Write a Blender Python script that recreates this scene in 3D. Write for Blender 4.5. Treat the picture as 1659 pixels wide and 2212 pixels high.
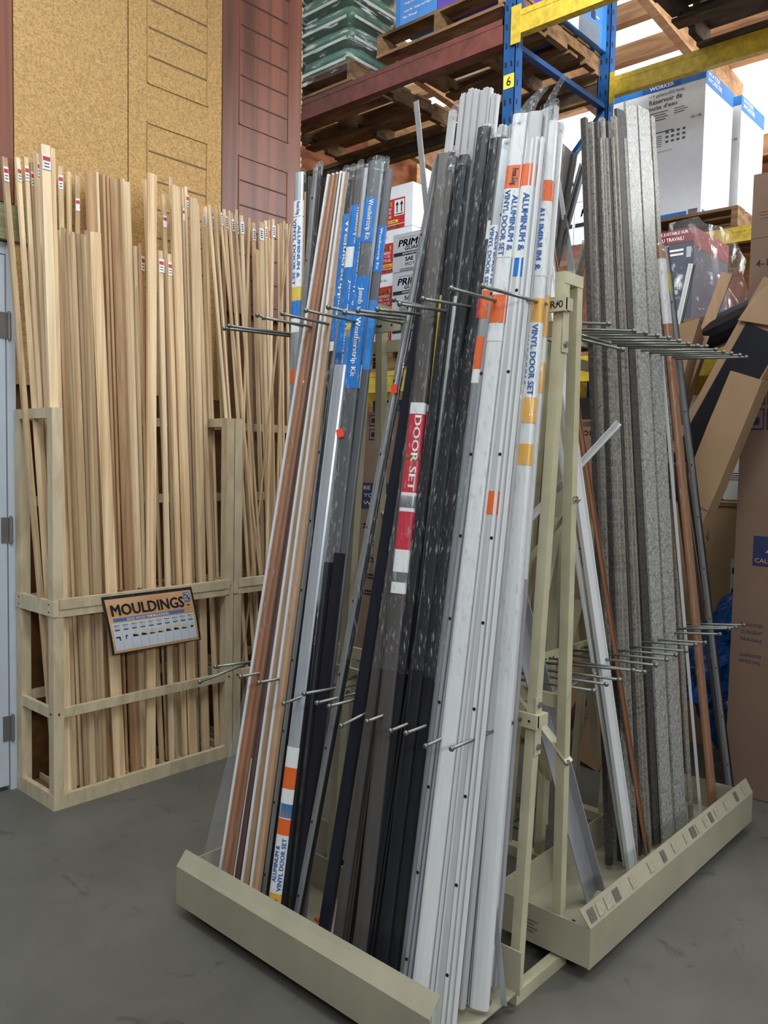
import bpy, math, random
from mathutils import Vector, Matrix
random.seed(7)
S = bpy.context.scene
COL = S.collection
for o in list(bpy.data.objects): bpy.data.objects.remove(o)

# ------------------------------------------------------------------ camera
YAW, PITCH, ROLL, FPIX = math.radians(42.0), math.radians(3.6), math.radians(1.12), 1780.0
fw = Vector((math.cos(YAW), math.sin(YAW), 0)); rt = Vector((math.sin(YAW), -math.cos(YAW), 0)); up = Vector((0, 0, 1))
cf = fw*math.cos(PITCH) - up*math.sin(PITCH)
cu = up*math.cos(PITCH) + fw*math.sin(PITCH)
ci = rt*math.cos(ROLL) + cu*math.sin(ROLL)
cj = cu*math.cos(ROLL) - rt*math.sin(ROLL)
cam = bpy.data.cameras.new('camera'); camo = bpy.data.objects.new('camera', cam); COL.objects.link(camo)
m3 = Matrix((ci, cj, -cf)).transposed()
camo.matrix_world = Matrix.Translation((0, 0, 1.35)) @ m3.to_4x4()
cam.sensor_fit = 'VERTICAL'; cam.sensor_height = 36.0; cam.lens = 36.0*FPIX/2212.0; cam.clip_start = 0.05
S.camera = camo

# ------------------------------------------------------------------ world, lights, exposure
w = bpy.data.worlds.new('world'); S.world = w; w.use_nodes = True
bg = w.node_tree.nodes['Background']; bg.inputs[0].default_value = (0.78, 0.88, 1.0, 1); bg.inputs[1].default_value = 0.16
def area(name, loc, target, size, sizey, power, color=(1, 1, 1), spread=180):
    l = bpy.data.lights.new(name, 'AREA'); l.shape = 'RECTANGLE'; l.size = size; l.size_y = sizey; l.energy = power; l.color = color
    o = bpy.data.objects.new(name, l); COL.objects.link(o); o.location = loc
    o.rotation_euler = (Vector(target)-Vector(loc)).to_track_quat('-Z', 'Y').to_euler()
    l.spread = math.radians(spread)
    return o
area('door_daylight', (-0.7, -3.2, 2.75), (1.9, 2.4, 1.7), 1.2, 0.5, 62, (1.0, 0.97, 0.93))
area('ceiling_lamp', (0.55, 1.1, 4.0), (2.0, 2.2, 1.6), 1.6, 0.4, 42, (0.97, 1.0, 0.99))
area('tank_front_fill', (2.3, 0.2, 5.0), (5.3, 2.4, 3.1), 1.4, 0.4, 42, (1.0, 0.99, 0.97), 75)  # added fill that brightens the far tank box fronts, not a real fixture
area('yard_daylight', (6.2, -1.4, 4.6), (5.6, 2.2, 3.2), 1.6, 2.0, 300, (0.93, 0.97, 1.0))
area('roof_daylight', (5.4, 3.6, 6.0), (5.2, 3.4, 3.0), 3.0, 3.0, 90, (0.93, 0.97, 1.0))
S.view_settings.view_transform = 'Standard'; S.view_settings.look = 'None'
S.view_settings.exposure = 0.12; S.view_settings.gamma = 1.0; S.view_settings.use_curve_mapping = False

# ------------------------------------------------------------------ materials
MATS = {}
def lin(c):
    return tuple(((v/255.0)/12.92 if v/255.0 <= 0.04045 else (((v/255.0)+0.055)/1.055)**2.4) for v in c)
def nodes(name):
    m = bpy.data.materials.new(name); m.use_nodes = True; nt = m.node_tree
    b = nt.nodes['Principled BSDF']
    return m, nt, b
def ramp(nt, stops):
    r = nt.nodes.new('ShaderNodeValToRGB'); e = r.color_ramp.elements
    while len(e) < len(stops): e.new(0.5)
    for i, (p, c) in enumerate(stops): e[i].position = p; e[i].color = (*c, 1)
    return r
def coords(nt, scale, kind='Object'):
    t = nt.nodes.new('ShaderNodeTexCoord'); mp = nt.nodes.new('ShaderNodeMapping'); mp.inputs['Scale'].default_value = scale
    nt.links.new(t.outputs[kind], mp.inputs['Vector']); return mp
def noise(nt, mp, scale, detail=3, rough=0.5, dist=0.0):
    n = nt.nodes.new('ShaderNodeTexNoise'); n.inputs['Scale'].default_value = scale; n.inputs['Detail'].default_value = detail
    n.inputs['Roughness'].default_value = rough; n.inputs['Distortion'].default_value = dist
    nt.links.new(mp.outputs[0], n.inputs['Vector']); return n
def bump(nt, b, n, strength, dist=0.01):
    bp = nt.nodes.new('ShaderNodeBump'); bp.inputs['Strength'].default_value = strength; bp.inputs['Distance'].default_value = dist
    nt.links.new(n.outputs[0], bp.inputs['Height']); nt.links.new(bp.outputs[0], b.inputs['Normal'])
def plain(name, rgb, rough=0.5, metal=0.0, var=0.12, scale=(6, 6, 6), nscale=3.0, bmp=0.0):
    if name in MATS: return MATS[name]
    m, nt, b = nodes(name); c = lin(rgb)
    mp = coords(nt, scale); n = noise(nt, mp, nscale, 4, 0.6)
    r = ramp(nt, [(0.3, tuple(v*(1-var) for v in c)), (0.7, tuple(min(1, v*(1+var)) for v in c))])
    nt.links.new(n.outputs[0], r.inputs[0]); nt.links.new(r.outputs[0], b.inputs['Base Color'])
    b.inputs['Roughness'].default_value = rough; b.inputs['Metallic'].default_value = metal
    if bmp: bump(nt, b, n, bmp)
    MATS[name] = m; return m
def woodmat(name, dark, light, scale=(38, 38, 0.9), rough=0.55, rnd=0.35, nscale=1.0, dist=0.6):
    if name in MATS: return MATS[name]
    m, nt, b = nodes(name)
    mp = coords(nt, scale)
    oi = nt.nodes.new('ShaderNodeObjectInfo')
    add = nt.nodes.new('ShaderNodeVectorMath'); add.operation = 'ADD'
    mul = nt.nodes.new('ShaderNodeMath'); mul.operation = 'MULTIPLY'; mul.inputs[1].default_value = 37.0
    nt.links.new(oi.outputs['Random'], mul.inputs[0]); nt.links.new(mp.outputs[0], add.inputs[0]); nt.links.new(mul.outputs[0], add.inputs[1])
    n = nt.nodes.new('ShaderNodeTexNoise'); n.inputs['Scale'].default_value = nscale; n.inputs['Detail'].default_value = 5; n.inputs['Roughness'].default_value = 0.6; n.inputs['Distortion'].default_value = dist
    nt.links.new(add.outputs[0], n.inputs['Vector'])
    r = ramp(nt, [(0.32, lin(dark)), (0.62, lin(light))])
    nt.links.new(n.outputs[0], r.inputs[0])
    hsv = nt.nodes.new('ShaderNodeHueSaturation')
    mr = nt.nodes.new('ShaderNodeMapRange'); mr.inputs['To Min'].default_value = 1-rnd*0.6; mr.inputs['To Max'].default_value = 1+rnd*0.4
    nt.links.new(oi.outputs['Random'], mr.inputs['Value']); nt.links.new(mr.outputs[0], hsv.inputs['Value'])
    nt.links.new(r.outputs[0], hsv.inputs['Color']); nt.links.new(hsv.outputs[0], b.inputs['Base Color'])
    b.inputs['Roughness'].default_value = rough; bump(nt, b, n, 0.08, 0.004)
    MATS[name] = m; return m
def flakemat(name, rgb, spread, scale, rough=0.5, metal=0.0, bmp=0.0):
    if name in MATS: return MATS[name]
    m, nt, b = nodes(name); c = lin(rgb)
    mp = coords(nt, (1, 1, 1)); n = noise(nt, mp, scale, 6, 0.75)
    r = ramp(nt, [(0.36, tuple(v*(1-spread) for v in c)), (0.5, c), (0.66, tuple(min(1, v*(1+spread)) for v in c))])
    nt.links.new(n.outputs[0], r.inputs[0]); nt.links.new(r.outputs[0], b.inputs['Base Color'])
    b.inputs['Roughness'].default_value = rough; b.inputs['Metallic'].default_value = metal
    if bmp: bump(nt, b, n, bmp, 0.004)
    MATS[name] = m; return m
def filmmat(name, tint=(0.9, 0.95, 1.0), density=0.22, nscale=(60, 60, 14), body=1.0):
    if name in MATS: return MATS[name]
    m, nt, b = nodes(name); nt.nodes.remove(b)
    out = [n for n in nt.nodes if n.type == 'OUTPUT_MATERIAL'][0]
    tr = nt.nodes.new('ShaderNodeBsdfTransparent'); gl = nt.nodes.new('ShaderNodeBsdfPrincipled')
    gl.inputs['Base Color'].default_value = (*[v*body for v in tint], 1); gl.inputs['Roughness'].default_value = 0.10; gl.inputs['Specular IOR Level'].default_value = 1.0; gl.inputs['Coat Weight'].default_value = 1.0
    mp = coords(nt, nscale); n = noise(nt, mp, 1.0, 4, 0.6)
    bp = nt.nodes.new('ShaderNodeBump'); bp.inputs['Strength'].default_value = 1.0; bp.inputs['Distance'].default_value = 0.02
    nt.links.new(n.outputs[0], bp.inputs['Height']); nt.links.new(bp.outputs[0], gl.inputs['Normal'])
    r = nt.nodes.new('ShaderNodeMapRange'); r.inputs['From Min'].default_value = 0.56; r.inputs['From Max'].default_value = 0.70
    r.inputs['To Min'].default_value = density*0.35; r.inputs['To Max'].default_value = min(0.9, density*6.0)  # denser whitish flecks paint glints onto the film's crinkles
    nt.links.new(n.outputs[0], r.inputs['Value'])
    mx = nt.nodes.new('ShaderNodeMixShader'); nt.links.new(r.outputs[0], mx.inputs[0]); nt.links.new(tr.outputs[0], mx.inputs[1]); nt.links.new(gl.outputs[0], mx.inputs[2])
    nt.links.new(mx.outputs[0], out.inputs[0]); MATS[name] = m; return m
def emitmat(name, rgb, s):
    m, nt, b = nodes(name); b.inputs['Base Color'].default_value = (*rgb, 1)
    b.inputs['Emission Color'].default_value = (*rgb, 1); b.inputs['Emission Strength'].default_value = s
    MATS[name] = m; return m

PINE = woodmat('pine', (186, 152, 112), (226, 200, 162), rnd=0.6)
PINE_PALE = woodmat('pine_pale', (206, 178, 140), (236, 214, 178), rnd=0.4)
PINE_WARM = woodmat('pine_warm', (164, 120, 82), (206, 168, 124), rough=0.5)
FRAME_WOOD = woodmat('rack_lumber', (186, 168, 136), (214, 199, 168), scale=(16, 16, 5), rnd=0.12)
PALLET = woodmat('pallet_wood', (78, 58, 38), (150, 116, 80), scale=(10, 3, 20), rnd=0.55, rough=0.85)
PALLET_DARK = woodmat('pallet_wood_old', (48, 40, 34), (98, 82, 66), scale=(10, 3, 20), rnd=0.5, rough=0.9)
JOIST = woodmat('roof_lumber', (170, 122, 82), (216, 172, 126), scale=(8, 2, 16), rnd=0.3, rough=0.7)
TRAY = plain('cream_steel', (170, 164, 142), 0.42, 0.0, 0.10, (3, 3, 3), 2.0)
TUBE = plain('cream_tube', (192, 186, 156), 0.4, 0.0, 0.12, (4, 4, 4), 3.0)
PEG = plain('zinc_peg', (128, 130, 124), 0.38, 0.75, 0.15, (8, 8, 8), 4.0)
BOLT = plain('bolt_steel', (128, 126, 126), 0.4, 0.45)
DARKHOLE = plain('dark_hole', (16, 15, 14), 0.8)
COLOURS = {
 'alu': plain('aluminium', (176, 180, 184), 0.34, 0.7, 0.10, (20, 20, 1)), 'alu2': plain('aluminium_bright', (200, 205, 212), 0.3, 0.55, 0.08, (20, 20, 1)),
 'dark': plain('black_vinyl', (34, 36, 40), 0.3, 0.0, 0.2, (20, 20, 1)), 'navy': plain('black_blue_vinyl', (28, 30, 42), 0.35, 0.0, 0.2, (20, 20, 1)),
 'copper': plain('copper_brown', (168, 120, 90), 0.42, 0.15, 0.14, (20, 20, 1.5)), 'copper2': plain('copper_brown_dull', (144, 106, 84), 0.45, 0.1, 0.14, (20, 20, 1.5)),
 'plum': plain('plum_brown', (92, 70, 66), 0.45, 0.1, 0.14, (20, 20, 1.5)), 'tan': plain('tan_vinyl', (176, 146, 116), 0.45, 0.0, 0.12, (20, 20, 1.5)), 'tan2': plain('tan_brown_vinyl', (184, 150, 120), 0.45, 0.0, 0.12, (20, 20, 1.5)),
 'taupe': plain('taupe_vinyl', (82, 77, 75), 0.4, 0.1, 0.12, (20, 20, 1)), 'gray': plain('charcoal_grey', (96, 98, 102), 0.4, 0.3, 0.12, (20, 20, 1)), 'lgray': plain('pale_grey_vinyl', (186, 187, 190), 0.42, 0.0, 0.06, (20, 20, 1)),
 'white': plain('white_vinyl', (220, 222, 224), 0.35, 0.0, 0.05, (20, 20, 1)), 'lav': plain('lavender_grey', (172, 174, 181), 0.38, 0.25, 0.06, (20, 20, 1)),
 'rust': plain('rust_orange', (132, 88, 62), 0.5, 0.0, 0.15, (20, 20, 1)), 'brown': plain('fibre_brown', (92, 68, 48), 0.75, 0.0, 0.15),
 'granite': flakemat('granite_flash', (140, 136, 128), 0.6, 110, 0.5), 'granited': flakemat('granite_flash_dark_gaps', (70, 65, 62), 0.6, 110, 0.6), 'granite2': flakemat('granite_flash_light', (160, 160, 156), 0.6, 110, 0.45),  # darker flashing tone also paints in the dark gaps between bundled strips
}
LABELS = {
 'paper': plain('label_white', (226, 228, 228), 0.35, 0, 0.03), 'orange': plain('label_orange', (226, 104, 44), 0.35, 0, 0.05), 'amber': plain('label_amber', (232, 176, 78), 0.35, 0, 0.08),
 'bluelab': plain('label_blue', (28, 116, 200), 0.28, 0, 0.12, (20, 20, 8)), 'bluelab2': plain('label_blue_pale', (60, 132, 204), 0.28, 0, 0.2, (20, 20, 8)), 'yellow': plain('label_yellow', (212, 186, 70), 0.4, 0, 0.08),
 'redlab': plain('label_red', (196, 48, 66), 0.25, 0, 0.06), 'red': plain('price_dot_red', (255, 70, 48), 0.5, 0, 0.04), 'gray': plain('label_picture_grey', (120, 124, 132), 0.4), 'barcode': plain('label_barcode', (110, 110, 110), 0.5, 0, 0.9, (1, 1, 300), 1.0),
}
INK = plain('ink_black', (24, 24, 26), 0.6); INKBLUE = plain('ink_blue', (30, 98, 176), 0.5); INKWHITE = plain('ink_white', (236, 236, 232), 0.5); INKNAVY = plain('ink_navy', (36, 44, 84), 0.6); INKRED = plain('ink_red', (196, 40, 44), 0.5); INKYELLOW = plain('ink_yellow', (240, 206, 70), 0.5)
FILM = filmmat('clear_sleeve', density=0.075, nscale=(150, 150, 22), body=0.9); WRAP = filmmat('stretch_film', (0.95, 0.97, 1.0), 0.13, (5, 5, 34)); BAGEND = filmmat('crumpled_bag', (0.62, 0.64, 0.66), 0.4, (90, 90, 90))
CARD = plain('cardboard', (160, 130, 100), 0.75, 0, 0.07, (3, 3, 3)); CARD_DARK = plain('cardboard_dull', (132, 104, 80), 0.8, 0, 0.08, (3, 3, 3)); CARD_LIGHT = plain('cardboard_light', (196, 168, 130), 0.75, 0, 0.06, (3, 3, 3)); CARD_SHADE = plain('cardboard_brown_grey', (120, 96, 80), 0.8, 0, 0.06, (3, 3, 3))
BOXWHITE = plain('box_white', (232, 235, 240), 0.55, 0, 0.03); BOXGREY = plain('box_grey', (176, 178, 184), 0.55, 0, 0.04)
BLUE = plain('rack_blue', (26, 80, 138), 0.4, 0.1, 0.15, (5, 5, 5)); YELLOW = plain('rack_yellow', (200, 172, 58), 0.5, 0.05, 0.28, (9, 9, 9), 3.0); REDBEAM = plain('rack_red_brown', (112, 60, 50), 0.6, 0.05, 0.3, (7, 7, 7), 2.0); OLDBEAM = plain('rack_worn_ochre', (112, 92, 48), 0.65, 0.05, 0.45, (5, 5, 5), 2.0)

# ------------------------------------------------------------------ mesh helpers
class MB:
    def __init__(s): s.v = []; s.f = []
    def add(s, vs, fs):
        k = len(s.v); s.v += [Vector(q) for q in vs]; s.f += [tuple(i+k for i in f) for f in fs]; return s
    def hexa(s, vs):
        return s.add(vs, [(0, 3, 2, 1), (4, 5, 6, 7), (0, 1, 5, 4), (1, 2, 6, 5), (2, 3, 7, 6), (3, 0, 4, 7)])
    def box(s, x0, x1, y0, y1, z0, z1):
        return s.hexa([(x0, y0, z0), (x1, y0, z0), (x1, y1, z0), (x0, y1, z0), (x0, y0, z1), (x1, y0, z1), (x1, y1, z1), (x0, y1, z1)])
    def prism(s, prof, P0, P1, U, V):
        n = len(prof); P0 = Vector(P0); P1 = Vector(P1)
        vs = [P0+U*a+V*b for a, b in prof] + [P1+U*a+V*b for a, b in prof]
        fs = [(i, (i+1) % n, n+(i+1) % n, n+i) for i in range(n)] + [tuple(range(n-1, -1, -1)), tuple(range(n, 2*n))]
        return s.add(vs, fs)
    def bar(s, P0, P1, w, d, ref=(0, 0, 1)):
        P0 = Vector(P0); P1 = Vector(P1); D = (P1-P0).normalized(); R = Vector(ref)
        if abs(D.dot(R)) > 0.98: R = Vector((1, 0, 0))
        U = D.cross(R).normalized(); V = U.cross(D).normalized()
        return s.prism([(-w/2, -d/2), (w/2, -d/2), (w/2, d/2), (-w/2, d/2)], P0, P1, U, V)
    def cyl(s, P0, P1, r, n=8, r1=None):
        P0 = Vector(P0); P1 = Vector(P1); D = (P1-P0).normalized(); R = Vector((0, 0, 1)) if abs(D.z) < 0.9 else Vector((1, 0, 0))
        U = D.cross(R).normalized(); V = U.cross(D).normalized(); r1 = r if r1 is None else r1
        a = [2*math.pi*i/n for i in range(n)]
        vs = [P0+(U*math.cos(t)+V*math.sin(t))*r for t in a]+[P1+(U*math.cos(t)+V*math.sin(t))*r1 for t in a]
        return s.add(vs, [(i, (i+1) % n, n+(i+1) % n, n+i) for i in range(n)]+[tuple(range(n-1, -1, -1)), tuple(range(n, 2*n))])
    def ball(s, c, r, n=8, k=5):
        c = Vector(c); vs = [c+Vector((0, 0, -r))]
        for j in range(1, k):
            p = -math.pi/2+math.pi*j/k
            for i in range(n): vs.append(c+Vector((math.cos(p)*math.cos(2*math.pi*i/n), math.cos(p)*math.sin(2*math.pi*i/n), math.sin(p)))*r)
        vs.append(c+Vector((0, 0, r))); L = len(vs)-1; fs = []
        for i in range(n): fs.append((0, 1+(i+1) % n, 1+i))
        for j in range(k-2):
            for i in range(n): a = 1+j*n; fs.append((a+i, a+(i+1) % n, a+n+(i+1) % n, a+n+i))
        a = 1+(k-2)*n
        for i in range(n): fs.append((a+i, a+(i+1) % n, L))
        return s.add(vs, fs)
    def build(s, name, m, parent=None, loc=None, smooth=False):
        o0 = Vector(loc) if loc is not None else Vector((0, 0, 0))
        if parent is not None:
            o0 = Vector((0, 0, 0)); p = parent
            while p is not None: o0 += p.location; p = p.parent
        me = bpy.data.meshes.new(name); me.from_pydata([tuple(q-o0) for q in s.v], [], s.f); me.update()
        if smooth:
            for pl in me.polygons: pl.use_smooth = True
        me.materials.append(m); o = bpy.data.objects.new(name, me); COL.objects.link(o)
        if parent is not None: o.parent = parent
        elif loc is not None: o.location = o0
        return o
def tag(o, label, cat, group=None, kind=None):
    o['label'] = label; o['category'] = cat
    if group: o['group'] = group
    if kind: o['kind'] = kind
    return o
def thing(name, label, cat, loc, group=None):
    o = bpy.data.objects.new(name, None); o.empty_display_size = 0.1; COL.objects.link(o); o.location = loc
    return tag(o, label, cat, group)
def struct(o): o['kind'] = 'structure'; return o
TXT = {}
def text2d(s, bold=0.0):
    heavy = bold > 0.02; b0 = bold; bold = 0.0 if heavy else min(bold, 0.010); key = (s, b0)
    if key in TXT: return TXT[key]
    c = bpy.data.curves.new('t', 'FONT'); c.body = s; c.size = 1.0; c.resolution_u = 2; c.offset = bold
    o = bpy.data.objects.new('t', c); COL.objects.link(o)
    me = bpy.data.meshes.new_from_object(o.evaluated_get(bpy.context.evaluated_depsgraph_get()))
    vs = [(v.co.x, v.co.y) for v in me.vertices]; fs = [tuple(p.vertices) for p in me.polygons]
    bpy.data.objects.remove(o); bpy.data.curves.remove(c); bpy.data.meshes.remove(me)
    x0 = min(v[0] for v in vs); x1 = max(v[0] for v in vs); y0 = min(v[1] for v in vs); y1 = max(v[1] for v in vs)
    vs = [(v[0]-x0, v[1]-y0) for v in vs]
    if heavy:
        n = len(vs); base = list(vs); bf = list(fs); vs = []; fs = []
        for k, (dx, dy) in enumerate(((-b0, -0.008), (b0, 0.008), (-b0*0.4, 0.008), (b0*0.4, -0.008), (0, 0))):
            vs += [(a+dx, b+dy) for a, b in base]; fs += [tuple(i+n*k for i in f) for f in bf]
    TXT[key] = (vs, fs, x1-x0, y1-y0); return TXT[key]
def lettering(parent, s, origin, U, V, width=None, height=None, m=None, bold=0.012, name='printed_lettering', fn=None):
    vs, fs, W, H = text2d(s, bold); U = Vector(U); V = Vector(V); O = Vector(origin)
    sx = width/W if width else height/H; sy = height/H if height else sx
    mb = MB(); mb.add([(fn(a*sx, b*sy) if fn else O+U*(a*sx)+V*(b*sy)) for a, b in vs], fs)
    return mb.build(name, m or INK, parent)
def patch(parent, origin, U, V, a0, a1, b0, b1, m, name='printed_panel', th=0.0008):
    U = Vector(U); V = Vector(V); O = Vector(origin); N = U.cross(V).normalized()*th
    q = [O+U*a0+V*b0, O+U*a1+V*b0, O+U*a1+V*b1, O+U*a0+V*b1]
    return MB().hexa([p for p in q]+[p+N for p in q]).build(name, m, parent)

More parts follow.
